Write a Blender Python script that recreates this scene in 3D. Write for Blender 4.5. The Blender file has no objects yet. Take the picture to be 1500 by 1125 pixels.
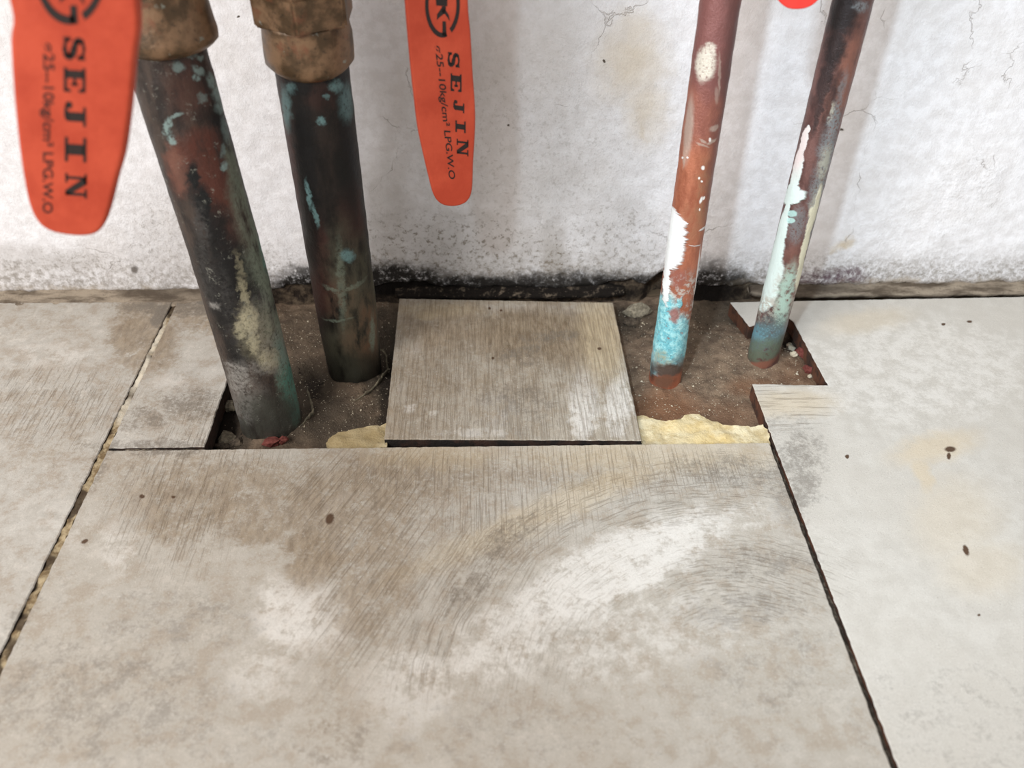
import bpy, bmesh, math, random
import numpy as np
from mathutils import Vector, Matrix, noise
from mathutils.geometry import delaunay_2d_cdt

random.seed(7)
S = bpy.context.scene
COL = S.collection
UP = lambda v: Vector(v)

# ------------------------------------------------------------------ camera
F = 1263.0; CX, CY = 750.0, 562.5; H = 0.27
_dy = np.array([-48, 1040.5, -1263.0]); _dy /= np.linalg.norm(_dy)
_dz = np.array([15, 1532.5, 1263.0]); _dz -= _dy * _dz.dot(_dy); _dz /= np.linalg.norm(_dz)
_dx = np.cross(_dy, _dz)
C2W = np.stack([_dx, _dy, _dz], 0)          # columns = camera axes in the world
def ray(px, py):
    return C2W @ np.array([px - CX, CY - py, -F])
_r = ray(750, 426); D = _r[1] * (-H / _r[2])
CAM = np.array([0, -D, H])
def fl(px, py, z=0.0):                       # point of the photo on a level plane
    d = ray(px, py); return CAM + d * ((z - H) / d[2])
def wl(px, py, y=0.0):                       # point of the photo on a plane parallel to the wall
    d = ray(px, py); return CAM + d * ((y - CAM[1]) / d[1])

cd = bpy.data.cameras.new('camera'); cam = bpy.data.objects.new('camera', cd); COL.objects.link(cam)
cd.sensor_width = 36; cd.lens = F / 1500 * 36; cd.clip_start = 0.01; cd.clip_end = 20
M = Matrix([list(C2W[i]) + [CAM[i]] for i in range(3)] + [[0, 0, 0, 1]])
cam.matrix_world = M
cd.dof.use_dof = True; cd.dof.focus_distance = 0.40; cd.dof.aperture_fstop = 10
S.camera = cam

# ------------------------------------------------------------------ light
w = bpy.data.worlds.new('world'); S.world = w; w.use_nodes = True
bg = w.node_tree.nodes['Background']; bg.inputs[0].default_value = (1.0, 0.985, 0.975, 1); bg.inputs[1].default_value = 0.60
def light(name, kind, loc, target, energy, color, **k):
    l = bpy.data.lights.new(name, kind); o = bpy.data.objects.new(name, l); COL.objects.link(o)
    o.location = loc; o.rotation_euler = (Vector(target) - Vector(loc)).to_track_quat('-Z', 'Y').to_euler()
    l.energy = energy; l.color = color
    for a, b in k.items(): setattr(l, a, b)
    return o
# an unseen area light added at the left for falloff along the wall, and a hand torch held to the left of the lens, aimed at the right
light('left_fill', 'AREA', (-0.56, -0.72, 0.60), (-0.05, -0.05, 0), 8.2, (1.0, 0.98, 0.97), shape='DISK', size=0.42)
light('hand_torch', 'SPOT', (-0.10, -0.45, 0.42), (0.235, -0.06, 0.045), 8.4, (0.72, 0.87, 1.0),
      spot_size=math.radians(56), spot_blend=0.9, shadow_soft_size=0.014)
S.view_settings.view_transform = 'Standard'; S.view_settings.look = 'None'
S.view_settings.gamma = 1.0; S.view_settings.use_curve_mapping = False
S.view_settings.exposure = 0.06
S.cycles.max_bounces = 6; S.cycles.diffuse_bounces = 3; S.cycles.glossy_bounces = 3

# ------------------------------------------------------------------ material kit
def srgb(r, g, b):
    f = lambda c: (c / 255 / 12.92) if c <= 10 else ((c / 255 + 0.055) / 1.055) ** 2.4
    return (f(r), f(g), f(b), 1)

class Mat:
    """node material whose masks are soft ellipses in a 2D space (floor, wall, or unrolled pipe)"""
    def __init__(s, name, space, loc=(0, 0, 0), rad=None, w2d=None):
        s.m = bpy.data.materials.new(name); s.m.use_nodes = True; s.nt = s.m.node_tree
        s.b = s.nt.nodes['Principled BSDF']; s.space = space; s.w2d = w2d
        tc = s.n('ShaderNodeTexCoord'); s.obj = tc.outputs['Object']
        if space == 'floor':
            s.p3 = s.vm('ADD', s.obj, tuple(loc)) if any(loc) else s.obj
            x, y, z = s.sep(s.p3); s.p = s.comb(x, y, 0.0)
        elif space == 'wall':
            s.p3 = s.obj; x, y, z = s.sep(s.p3); s.p = s.comb(x, z, 0.0)
        elif space == 'pipe':
            s.p3 = s.obj; x, y, z = s.sep(s.p3)
            a = s.ma('ARCTAN2', x, s.ma('MULTIPLY', y, -1.0)); s.ang = a
            s.p = s.comb(s.ma('MULTIPLY', a, rad), z, 0.0)
        else:
            s.p3 = s.obj; s.p = s.obj
        s.warps = {}
    def n(s, t): return s.nt.nodes.new(t)
    def put(s, sock, v):
        if hasattr(v, 'is_linked') or isinstance(v, bpy.types.NodeSocket): s.nt.links.new(v, sock)
        elif isinstance(v, (int, float)) and sock.type == 'VECTOR': sock.default_value = (v, v, v)
        else: sock.default_value = v
    def ma(s, op, a, b=None, c=None, clamp=False):
        n = s.n('ShaderNodeMath'); n.operation = op; n.use_clamp = clamp
        for i, v in enumerate((a, b, c)):
            if v is not None: s.put(n.inputs[i], v)
        return n.outputs[0]
    def vm(s, op, a, b=None, out=0):
        n = s.n('ShaderNodeVectorMath'); n.operation = op; s.put(n.inputs[0], a)
        if b is not None:
            if op == 'SCALE': s.put(n.inputs['Scale'], b)
            else: s.put(n.inputs[1], b)
        return n.outputs[out]
    def sep(s, v):
        n = s.n('ShaderNodeSeparateXYZ'); s.put(n.inputs[0], v); return n.outputs[0], n.outputs[1], n.outputs[2]
    def comb(s, x, y, z):
        n = s.n('ShaderNodeCombineXYZ')
        for i, v in enumerate((x, y, z)): s.put(n.inputs[i], v)
        return n.outputs[0]
    def noise(s, scale, detail=4, rough=0.55, vec=None, stretch=None, color=False, dist=0.0, off=0.0):
        v = vec if vec is not None else s.p3
        if stretch or off:
            mp = s.n('ShaderNodeMapping'); s.put(mp.inputs[0], v)
            mp.inputs['Scale'].default_value = stretch or (1, 1, 1); mp.inputs['Location'].default_value = (off, off * 1.7, off * 0.6)
            v = mp.outputs[0]
        n = s.n('ShaderNodeTexNoise'); s.put(n.inputs['Vector'], v); n.inputs['Scale'].default_value = scale
        n.inputs['Detail'].default_value = detail; n.inputs['Roughness'].default_value = rough; n.inputs['Distortion'].default_value = dist
        return n.outputs['Color'] if color else n.outputs['Fac']
    def rng(s, v, lo, hi, a=0.0, b=1.0, smooth=True):
        n = s.n('ShaderNodeMapRange'); n.interpolation_type = 'SMOOTHSTEP' if smooth else 'LINEAR'
        s.put(n.inputs[0], v)
        for i, x in enumerate((lo, hi, a, b)): n.inputs[i + 1].default_value = x
        if not smooth: n.clamp = True
        return n.outputs[0]
    def warp(s, amp, scale, stretch=None):
        k = (amp, scale, stretch)
        if k not in s.warps:
            c = s.noise(scale, 5, 0.62, s.p, color=True, stretch=stretch)
            c = s.vm('SUBTRACT', c, (0.5, 0.5, 0.5)); c = s.vm('SCALE', c, amp * 2)
            s.warps[k] = s.vm('ADD', s.p, c)
        return s.warps[k]
    def blob(s, px, py, rx, ry, rot=0, soft=0.35, amt=1.0, w=(0.004, 180)):
        """ellipse given where the photo shows it, turned into the surface's own 2D space"""
        a = math.radians(rot); c, sn = math.cos(a), math.sin(a); f = s.w2d
        o = np.array(f(px, py)); e = 0.5
        u = (np.array(f(px + c * rx * e, py + sn * rx * e)) - np.array(f(px - c * rx * e, py - sn * rx * e)))
        v = (np.array(f(px - sn * ry * e, py + c * ry * e)) - np.array(f(px + sn * ry * e, py - c * ry * e)))
        U, Sg, Vt = np.linalg.svd(np.stack([u, v], 1))
        mp = s.n('ShaderNodeMapping'); mp.vector_type = 'TEXTURE'
        s.put(mp.inputs[0], s.warp(*w) if w else s.p)
        mp.inputs['Location'].default_value = (o[0], o[1], 0)
        mp.inputs['Rotation'].default_value = (0, 0, math.atan2(U[1, 0], U[0, 0]))
        mp.inputs['Scale'].default_value = (Sg[0], Sg[1], 1)
        l = s.vm('LENGTH', mp.outputs[0], out=1)
        return s.rng(l, max(0, 1 - soft), 1 + soft, amt, 0.0)
    def blobs(s, L, **k):
        r = None
        for q in L:
            q = list(q); kk = dict(k)
            if len(q) > 5: kk['amt'] = q[5]
            b = s.blob(*q[:4], rot=q[4] if len(q) > 4 else 0, **kk)
            r = b if r is None else s.ma('MAXIMUM', r, b)
        return r
    def mix(s, a, b, f):
        n = s.n('ShaderNodeMix'); n.data_type = 'RGBA'
        s.put(n.inputs[0], f); s.put(n.inputs[6], a); s.put(n.inputs[7], b); return n.outputs[2]
    def mulc(s, a, f):     # colour times a factor
        return s.vm('SCALE', a, f)
    def mul(s, *v):
        r = v[0]
        for x in v[1:]: r = s.ma('MULTIPLY', r, x)
        return r
    def bump(s, h, dist, strength=1.0):
        n = s.n('ShaderNodeBump'); n.inputs['Distance'].default_value = dist; n.inputs['Strength'].default_value = strength
        s.put(n.inputs['Height'], h); s.put(s.b.inputs['Normal'], n.outputs[0])
    def done(s, col, rough=0.8, metal=0.0, spec=0.5):
        s.put(s.b.inputs['Base Color'], col); s.put(s.b.inputs['Roughness'], rough)
        s.put(s.b.inputs['Metallic'], metal); s.put(s.b.inputs['Specular IOR Level'], spec); return s.m

f2 = lambda px, py: fl(px, py)[:2]
w2 = lambda px, py: wl(px, py)[[0, 2]]

# ------------------------------------------------------------------ mesh kit
def link(name, me, m, parent=None, **tags):
    o = bpy.data.objects.new(name, me); COL.objects.link(o)
    if m: me.materials.append(m)
    if parent: o.parent = parent
    for k, v in tags.items(): o[k] = v
    return o
def mesh(name, v, f, smooth=True):
    me = bpy.data.meshes.new(name); me.from_pydata([tuple(x) for x in v], [], f); me.update()
    if smooth: me.shade_smooth()
    return me
def from_bm(bm, name, smooth=False):
    bmesh.ops.recalc_face_normals(bm, faces=bm.faces)
    me = bpy.data.meshes.new(name); bm.to_mesh(me); bm.free()
    if smooth: me.shade_smooth()
    return me
def empty(name, loc, **tags):
    o = bpy.data.objects.new(name, None); o.empty_display_size = 0.01; COL.objects.link(o); o.location = loc
    for k, v in tags.items(): o[k] = v
    return o
def nz(x, y, z, s, o=4):
    return noise.fractal(Vector((x * s, y * s, z * s)), 1.0, 2.0, o)
def jag(pts, step, amp, seed=0.0, freq=400):
    """closed outline resampled every `step` with a small irregular chip to it"""
    out = []
    n = len(pts)
    for i in range(n):
        a = Vector(pts[i][:2]); b = Vector(pts[(i + 1) % n][:2]); L = (b - a).length
        k = max(1, int(L / step)); nn = Vector((-(b - a).y, (b - a).x)).normalized()
        for j in range(k):
            p = a.lerp(b, j / k)
            am = amp if j else 0
            out.append(p + nn * am * nz(p.x, p.y, seed, freq, 3))
    return out
def slab(name, outline, ztop, zbot, m, parent=None, cell=None, top=None, bevel=0.0, loc=(0, 0, 0), smooth=False, zb=None, **tags):
    """solid with a triangulated top (dense if cell is given, lifted by top(x, y)) and straight sides"""
    pts = [Vector(p) for p in outline]; n = len(pts); inner = []
    if cell:
        xs = [p.x for p in pts]; ys = [p.y for p in pts]; y = min(ys)
        while y < max(ys):
            x = min(xs)
            while x < max(xs):
                q = Vector((x + random.uniform(-.3, .3) * cell, y + random.uniform(-.3, .3) * cell)); c = False
                for i in range(n):
                    a, b = pts[i], pts[(i + 1) % n]
                    if (a.y > q.y) != (b.y > q.y) and q.x < (b.x - a.x) * (q.y - a.y) / (b.y - a.y) + a.x: c = not c
                if c: inner.append(q)
                x += cell
            y += cell
    vs, es, fs, *_ = delaunay_2d_cdt(pts + inner, [(i, (i + 1) % n) for i in range(n)], [], 1, 1e-7)
    bm = bmesh.new(); L = Vector(loc)
    tv = [bm.verts.new(Vector((v.x, v.y, ztop + (top(v.x, v.y) if top else 0))) - L) for v in vs]
    for f in fs:
        try: bm.faces.new([tv[i] for i in f])
        except ValueError: pass
    bed = [e for e in bm.edges if e.is_boundary]
    ring = bmesh.ops.extrude_edge_only(bm, edges=bed)
    nv = [g for g in ring['geom'] if isinstance(g, bmesh.types.BMVert)]
    for v in nv: v.co.z = (zb(v.co.x + L.x, v.co.y + L.y) if zb else zbot) - L.z
    bmesh.ops.recalc_face_normals(bm, faces=bm.faces)
    for f in bm.faces:
        if abs(f.normal.z) > 0.5 and f.normal.z < 0 and not all(v in nv for v in f.verts): f.normal_flip()
    if bevel:
        te = [e for e in bm.edges if len(e.link_faces) == 2 and abs(e.link_faces[0].normal.z - e.link_faces[1].normal.z) > 0.6]
        bmesh.ops.bevel(bm, geom=te, offset=bevel, segments=1, affect='EDGES')
    me = bpy.data.meshes.new(name); bm.to_mesh(me); bm.free()
    if smooth:
        me.shade_smooth()
        me.set_sharp_from_angle(angle=math.radians(40))
    o = link(name, me, m, parent, **tags); o.location = loc; return o
def lathe(prof, seg=48, wob=None):
    """profile of (radius, z[, xoff, yoff]) turned about z; open ends closed"""
    v = []; f = []
    for k, q in enumerate(prof):
        r, z = q[:2]; ox, oy = (q[2], q[3]) if len(q) > 2 else (0, 0)
        for i in range(seg):
            a = 2 * math.pi * i / seg; rr = r + (wob(a, z) if wob else 0)
            v.append((ox + rr * math.sin(a), oy - rr * math.cos(a), z))
    for k in range(len(prof) - 1):
        for i in range(seg):
            j = (i + 1) % seg; f.append((k * seg + i, k * seg + j, (k + 1) * seg + j, (k + 1) * seg + i))
    f.append(tuple(range(seg))[::-1]); f.append(tuple((len(prof) - 1) * seg + i for i in range(seg)))
    return v, f
def rock(name, loc, size, m, seed, squash=(1, 1, .6), sub=2, rot=0, **tags):
    bm = bmesh.new(); bmesh.ops.create_icosphere(bm, subdivisions=sub, radius=1)
    for v in bm.verts:
        n_ = noise.noise(v.co * 1.3 + Vector((seed, seed * 2.1, 0))); v.co *= 1 + 0.55 * n_
        c = noise.cell_vector(v.co * 1.1 + Vector((seed, 0, 3))); v.co += (Vector(c) - Vector((.5, .5, .5))) * 0.22
        v.co = Vector((v.co.x * squash[0], v.co.y * squash[1], v.co.z * squash[2])) * size
    bm.transform(Matrix.Rotation(rot, 4, 'Z'))
    o = link(name, from_bm(bm, name), m, **tags); o.location = loc; return o

# ------------------------------------------------------------------ floor material
TILE = dict(left=lambda x, y: x < -.165, small=lambda x, y: -.182 < x < -.118 and y > -.132,
            front=lambda x, y: y < -.118 and -.180 < x < .137, right=lambda x, y: x > .118, floor=lambda x, y: True)
def floor_material(name, loc=(0, 0, 0), which='floor', tile='front'):
    k = Mat(name, 'floor', loc, w2d=f2)
    if which == 'floor':     # a tile carries only the marks that lie on it
        full = k.blobs
        def on_tile(L, **kw):
            L = [q for q in L if any(TILE[tile](*f2(q[0] + a * q[2] * .7, q[1] + b * q[3] * .7)) for a, b in ((0, 0), (1, 0), (-1, 0), (0, 1), (0, -1)))]
            return full(L, **kw) if L else 0.0
        k.blobs = on_tile
    fine = k.noise(1500, 5, 0.7); mid = k.noise(120, 6, 0.6); big = k.noise(22, 5, 0.6)
    base = k.mix(srgb(172, 166, 156), srgb(192, 187, 178), k.rng(mid, 0.3, 0.7))
    base = k.mix(base, srgb(178, 171, 160), k.rng(big, 0.42, 0.62, 0, 0.6))
    # trowel and broom marks: stretched noise, straight towards the wall and curved in a swirl
    st = k.noise(1300, 3, 0.6, stretch=(1, 0.03, 1))
    st2 = k.noise(900, 4, 0.6, stretch=(1, 0.07, 1), off=3.0)
    if which == 'floor':
        sw_c = (0.092, -0.262)
        d = k.vm('SUBTRACT', k.warp(0.003, 30), (sw_c[0], sw_c[1], 0)); r = k.vm('LENGTH', d, out=1)
        dx_, dy_, _ = k.sep(d); ang = k.ma('ARCTAN2', dy_, dx_)
        pol = k.comb(r, k.ma('MULTIPLY', ang, 0.006), 0.0)
        arc = k.noise(1200, 4, 0.6, pol)
        # slanted strokes left of the swirl
        mp = k.n('ShaderNodeMapping'); k.put(mp.inputs[0], k.p); mp.inputs['Rotation'].default_value = (0, 0, math.radians(26))
        sl = k.noise(1100, 4, 0.6, mp.outputs[0], stretch=(1, 0.035, 1))
        m_arc = k.blobs([(760, 790, 190, 45, -32), (980, 720, 190, 50, -8), (1100, 850, 130, 70, -5), (820, 900, 160, 90, -40, .5), (650, 890, 60, 120, 25)], soft=0.5)
        m_str = k.blobs([(830, 690, 300, 45, 0), (750, 740, 130, 60, 0)], soft=0.5)
        m_sl = k.blobs([(560, 790, 95, 180, 18), (500, 720, 90, 70, 0), (700, 820, 90, 60, 0)], soft=0.5)
        m_left = k.blobs([(80, 590, 110, 60, 0), (250, 740, 90, 90, 0), (330, 640, 90, 60, 0)], soft=0.5)
        m_rt = k.blobs([(1150, 590, 70, 40, 0)], soft=0.4)
        # brown, grey and dark dirt; near-corner greys put weaker light into the colour
        brown = k.blobs([(310, 725, 170, 66, 0, .68), (250, 770, 60, 30, 0, .7), (380, 775, 60, 26, 0, .7), (255, 690, 130, 45, 0, .5), (470, 745, 100, 80, 0, .7), (455, 815, 50, 60, 0, .8),
                         (560, 700, 110, 60, 0, .72), (545, 830, 75, 150, 18, .62), (680, 800, 120, 90, 0, .42), (600, 690, 200, 50, 0, .62),
                         (500, 1000, 80, 110, 0, .45), (820, 690, 230, 40, 0, .5),
                         (60, 470, 110, 45, 0, .35), (215, 480, 60, 75, 0, .8), (60, 610, 120, 90, 0, .42), (170, 560, 60, 60, 0, .4),
                         (250, 600, 90, 50, 0, .45), (330, 460, 90, 30, 0, .75), (270, 440, 70, 30, 0, .8), (120, 690, 60, 60, 0, .4), (250, 520, 70, 35, 0, .25)], soft=0.55, w=(0.010, 60))
        grey = k.blobs([(120, 428, 190, 9, 3, .95), (330, 440, 60, 10, 0, .95), (1250, 428, 150, 4, 0, .4), (140, 690, 14, 50, 28, .5), (40, 890, 14, 70, 28, .5), (235, 460, 12, 24, 20, .8), (745, 785, 85, 20, -38, .5), (1170, 690, 42, 80, 10, .6), (1070, 690, 90, 28, 5, .5), (1110, 825, 100, 30, -4, .45),
                        (1090, 890, 110, 30, -8, .45), (270, 905, 150, 50, 0, .4), (150, 1020, 220, 110, 0, .42), (700, 1070, 260, 60, 0, .3), (450, 1090, 200, 40, 0, .3), (1110, 1000, 130, 60, 0, .35),
                        (280, 590, 60, 26, 0, .55), (215, 612, 50, 22, 0, .5), (690, 860, 60, 22, -45, .45), (110, 430, 160, 12, 3, .7),
                        (270, 450, 100, 14, 0, .7), (1150, 625, 50, 25, 0, .35), (1170, 940, 60, 20, -10, .35), (1060, 1080, 160, 60, 0, .2), (230, 655, 110, 14, 0, .6),
                        (1400, 1060, 180, 100, 0, .28), (60, 880, 90, 140, 0, .2)], soft=0.55, w=(0.006, 110))
        white = k.blobs([(445, 900, 75, 65, 20, .7), (400, 985, 90, 55, 0, .4), (905, 830, 190, 52, -24, .72), (760, 920, 130, 60, -38, .55), (1060, 760, 120, 30, -5, .4),
                         (950, 930, 190, 60, -10, .4), (190, 760, 35, 80, 15, .4), (100, 760, 60, 60, 0, .3), (80, 520, 60, 25, 0, .4), (1340, 540, 190, 80, 0, .5),
                         (250, 560, 30, 20, 0, .5), (590, 1010, 90, 70, 0, .5), (490, 680, 40, 14, -28, .4), (500, 735, 45, 12, -20, .5)], soft=0.4, w=(0.010, 90))
        tan = k.blobs([(1370, 655, 60, 20, -12, .5), (1352, 695, 12, 30, -20, .5), (960, 665, 190, 26, 0, .35), (1160, 590, 60, 20, 0, .45), (1270, 470, 60, 16, -8, .3),
                       (1400, 760, 60, 60, 0, .25), (640, 665, 90, 20, 0, .3), (820, 740, 200, 22, -24, .35), (1440, 830, 60, 40, 0, .25)], soft=0.6, w=(0.006, 120))
        spots = k.blobs([(1392, 658, 8, 4, 0), (1390, 668, 3, 5, 0), (1415, 806, 4, 8, -20), (124, 793, 5, 3, -30), (208, 727, 4, 3, 0), (254, 728, 3, 2, 0),
                         (483, 760, 6, 8, 20), (1241, 669, 3, 3, 0), (1434, 901, 2, 2, 0), (1420, 471, 4, 2, 0), (1382, 475, 3, 2, 0), (20, 415, 3, 2, 0)], soft=0.3, w=(0.0006, 900))
    else:
        m_str = 1.0; m_arc = m_sl = m_left = m_rt = None
        brown = k.blobs([(800, 490, 130, 50, 0, 1), (660, 480, 80, 50, 0, .75), (860, 530, 60, 60, 0, .6), (620, 560, 70, 60, 0, .55), (760, 560, 90, 40, 0, .5),
                         (720, 540, 60, 80, 0, .4), (600, 600, 60, 60, 0, .5), (600, 470, 20, 40, 0, .5)], soft=0.6, w=(0.010, 70))
        grey = k.blobs([(765, 520, 40, 16, 0, .55), (760, 590, 60, 25, 0, .5), (810, 495, 60, 10, -3, .5), (720, 630, 70, 20, 0, .3), (770, 605, 60, 50, 0, .35)], soft=0.5, w=(0.006, 110))
        white = k.blobs([(730, 600, 30, 30, 0, .4), (855, 590, 25, 60, 0, .7), (905, 590, 22, 50, 0, .7), (800, 455, 100, 9, 3, .55), (600, 600, 9, 8, 0, .8), (590, 568, 10, 9, 0, .5),
                         (588, 585, 14, 9, 0, .4), (636, 607, 6, 5, 0, .7), (700, 635, 60, 9, 0, .5), (610, 500, 12, 30, 0, .4)], soft=0.45, w=(0.004, 200))
        tan = k.blobs([(880, 490, 30, 60, -8, .5), (625, 462, 18, 8, 0, .4), (640, 455, 60, 10, 0, .3)], soft=0.5)
        spots = k.blobs([(717, 453, 2, 2, 0), (722, 526, 2, 2, 0), (734, 456, 2, 1.5, 0), (878, 512, 3, 2, 0)], soft=0.3, w=None)
    nm = k.ma('ADD', k.mul(mid, .5), k.mul(k.noise(520, 6, .75, off=6), .5))
    def drib(mask, lo=0.66, hi=0.86):
        if isinstance(mask, float): return mask
        return k.mul(k.rng(k.ma('ADD', mask, k.mul(k.ma('SUBTRACT', nm, .5), 3.4)), .18, .80), k.ma('ADD', k.mul(mask, .75), .22))
    if tile != 'right' or which == 'cover':
        mot = k.noise(75, 9, .78, off=13)
        base = k.mix(base, srgb(150, 132, 112), k.rng(mot, .47, .60, 0, .5)); base = k.mix(base, srgb(206, 199, 188), k.rng(mot, .46, .36, 0, .5))
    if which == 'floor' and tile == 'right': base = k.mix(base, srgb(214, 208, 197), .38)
    if which == 'floor' and tile == 'front': base = k.mix(base, srgb(166, 154, 136), .28)
    if which == 'cover': base = k.mix(base, srgb(152, 136, 112), .5)
    c = k.mix(base, srgb(222, 217, 209), drib(white, .64, .84))
    c = k.mix(c, k.mix(srgb(112, 93, 70), srgb(156, 139, 116), k.rng(k.ma('ADD', k.mul(k.noise(200, 6, .7, off=11, stretch=(1.6, .5, 1)), .6), k.mul(fine, .4)), .38, .62)), drib(brown))
    c = k.mix(c, srgb(205, 184, 148), tan)
    c = k.mix(c, srgb(112, 104, 94), drib(grey))
    c = k.mix(c, srgb(112, 100, 84), k.rng(fine, 0.56, 0.72, 0, 0.5))
    c = k.mix(c, srgb(232, 228, 220), k.rng(fine, 0.44, 0.30, 0, 0.45))
    def streak(n_, m_): return k.mul(k.rng(n_, 0.50, 0.66), m_) if m_ is not None and not isinstance(m_, float) else 0.0
    ss = k.rng(k.ma('MAXIMUM', st, k.mul(st2, 0.98)), .5, .66) if which != 'floor' else streak(st, m_str)
    for n_, m_ in ((None, None),) if which != 'floor' else ((arc, m_arc), (sl, m_sl), (st2, m_left)):
        if n_ is not None: ss = k.ma('MAXIMUM', ss, streak(n_, m_))
    if which == 'floor':
        sx = k.noise(500, 4, .6, stretch=(0.08, 1, 1)); ss = k.ma('MAXIMUM', ss, streak(sx, m_rt))
    c = k.mix(c, srgb(112, 95, 74), k.mul(ss, 0.42))
    c = k.mix(c, srgb(84, 62, 44), spots)
    # sides of a slab are raw reddish clay body, far darker on all but the right tile
    g = k.n('ShaderNodeNewGeometry'); nx, ny, nzz = k.sep(g.outputs['Normal'])
    side = k.rng(k.ma('ABSOLUTE', nzz), 0.35, 0.6, 1.0, 0.0)
    clay = k.mix(srgb(96, 62, 46) if tile == 'right' else srgb(58, 40, 32), srgb(60, 44, 36) if tile == 'right' else srgb(30, 24, 20), k.rng(mid, .4, .6))
    _, _, zz = k.sep(k.p3)
    c = k.mix(c, clay, side)
    h = k.ma('ADD', k.mul(fine, 0.35), k.mul(mid, 0.8)); h = k.ma('SUBTRACT', h, k.mul(ss, 0.5))
    k.bump(h, 0.0007, 0.6)
    return k.done(c, k.rng(mid, .3, .7, 0.55, 0.8, smooth=False), 0, 0.35)
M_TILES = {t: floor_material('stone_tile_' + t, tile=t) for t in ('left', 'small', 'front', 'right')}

# ------------------------------------------------------------------ floor
floor = empty('floor', (0, 0, 0), kind='structure')
P = lambda *q: [tuple(fl(*a)[:2]) for a in q]
T = 0.0088
BACK = -0.004
jl = -0.1733; jr = 0.1293
yfront = fl(0, 652)[1]; yt = -0.1282
# left slab, small left tile, front slab, right slab with its two-step cut-out
left = [(-0.70, -0.60), (jl - 0.0012, -0.60), (jl - 0.0012, -0.0060), (-0.70, -0.0040)]
small = [(jl + 0.0022, -0.1247), (-0.1284, -0.1247), (-0.1290, -0.0060), (jl + 0.0015, -0.0060)]
front = [(jl + 0.0022, -0.60), (jr - 0.0019, -0.60), (jr - 0.0014, -0.1275), (jl + 0.0022, -0.1262)]
nt = P((1102, 562), (1213, 564), (1162, 470), (1150, 462), (1098, 478), (1070, 443))
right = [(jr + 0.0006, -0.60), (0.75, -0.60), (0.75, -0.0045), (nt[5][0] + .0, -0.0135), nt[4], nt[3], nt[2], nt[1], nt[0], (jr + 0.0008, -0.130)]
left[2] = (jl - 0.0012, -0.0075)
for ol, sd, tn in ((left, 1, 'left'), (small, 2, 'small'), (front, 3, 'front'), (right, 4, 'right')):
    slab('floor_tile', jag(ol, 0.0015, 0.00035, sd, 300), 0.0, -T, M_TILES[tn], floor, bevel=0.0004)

# the loose square of tile laid between the two openings
tc = fl(750, 545)
M_COVER = floor_material('cover_tile_stone', loc=(tc[0], tc[1], 0), which='cover')
E_ = [tuple(fl(*q, 0.0006)[:2]) for q in ((585, 437), (898, 443), (940, 645), (563, 643))]
slab('cover_tile', jag(E_, 0.0015, 0.00022, 9, 350), 0.0006, -0.0078, M_COVER, None, bevel=0.0004, loc=(tc[0], tc[1], 0),
     label='square grey-beige cover tile with vertical brush marks, loose between the two pipe openings', category='tile')

# ------------------------------------------------------------------ pipes: where they stand
PIPES = dict(p1=dict(b=(-0.1044, -0.0984), l=(-0.0068, 0.0073), r=0.0145),
             p2=dict(b=(-0.0691, -0.0577), l=(0.0010, -0.0077), r=0.0145),
             p3=dict(b=(0.0903, -0.0708), l=(0.0014, 0.0081), r=0.00800),
             p4=dict(b=(0.1448, -0.0549), l=(0.0013, 0.0007), r=0.00790))
for p in PIPES.values():
    b = Vector((*p['b'], -0.009)); ax = Vector((p['l'][0], p['l'][1], 0.129)).normalized()
    rot = Vector((0, 0, 1)).rotation_difference(ax).to_matrix()
    p['mw'] = Matrix.Translation(b) @ rot.to_4x4(); p['inv'] = p['mw'].inverted(); p['ax'] = ax; p['o'] = b
def pipe_uv(key, rad=None):
    p = PIPES[key]; R = rad or p['r']; inv = p['inv']; c0 = inv @ Vector(CAM)
    def f(px, py):
        d = (inv.to_3x3() @ Vector(ray(px, py))).normalized()
        a = d.x ** 2 + d.y ** 2; b = 2 * (c0.x * d.x + c0.y * d.y); c = c0.x ** 2 + c0.y ** 2 - R * R
        q = b * b - 4 * a * c
        if q < 0: q = 0
        t = (-b - math.sqrt(q)) / (2 * a); h = c0 + d * t
        return (math.atan2(h.x, -h.y) * R, h.z)
    return f

# ------------------------------------------------------------------ mortar bed in the openings
kb = Mat('dusty_mortar_bed', 'floor', w2d=f2)
fn = kb.noise(1100, 6, .7); md = kb.noise(140, 6, .65); bgn = kb.noise(35, 4, .6)
c = kb.mix(srgb(112, 94, 78), srgb(150, 128, 106), kb.rng(md, .35, .65))
c = kb.mix(c, srgb(140, 98, 70), kb.blobs([(975, 580, 60, 30, 0, .8), (1050, 590, 70, 25, 0, .45), (1112, 545, 40, 14, 0, .6), (960, 610, 40, 20, 0, .5), (1180, 530, 40, 25, 0, .4)], soft=.6))
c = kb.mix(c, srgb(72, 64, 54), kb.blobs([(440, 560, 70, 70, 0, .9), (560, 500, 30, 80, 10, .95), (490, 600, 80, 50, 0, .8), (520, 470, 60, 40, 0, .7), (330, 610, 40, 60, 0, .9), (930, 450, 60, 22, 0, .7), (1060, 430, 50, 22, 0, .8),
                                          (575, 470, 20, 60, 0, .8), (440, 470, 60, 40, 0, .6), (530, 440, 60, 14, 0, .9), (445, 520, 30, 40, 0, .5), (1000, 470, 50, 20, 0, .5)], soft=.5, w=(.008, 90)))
c = kb.mix(c, srgb(38, 32, 27), kb.blobs([(315, 600, 22, 55, 18, .9), (565, 560, 12, 60, 5, .8), (455, 540, 12, 20, 0, .8), (1165, 480, 14, 18, 0, .9)], soft=.4, w=(.004, 160)))  # shade of the pits and the cover-tile gap put into the colour
c = kb.mix(c, srgb(45, 38, 32), kb.rng(fn, .58, .72, 0, .6))
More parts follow.
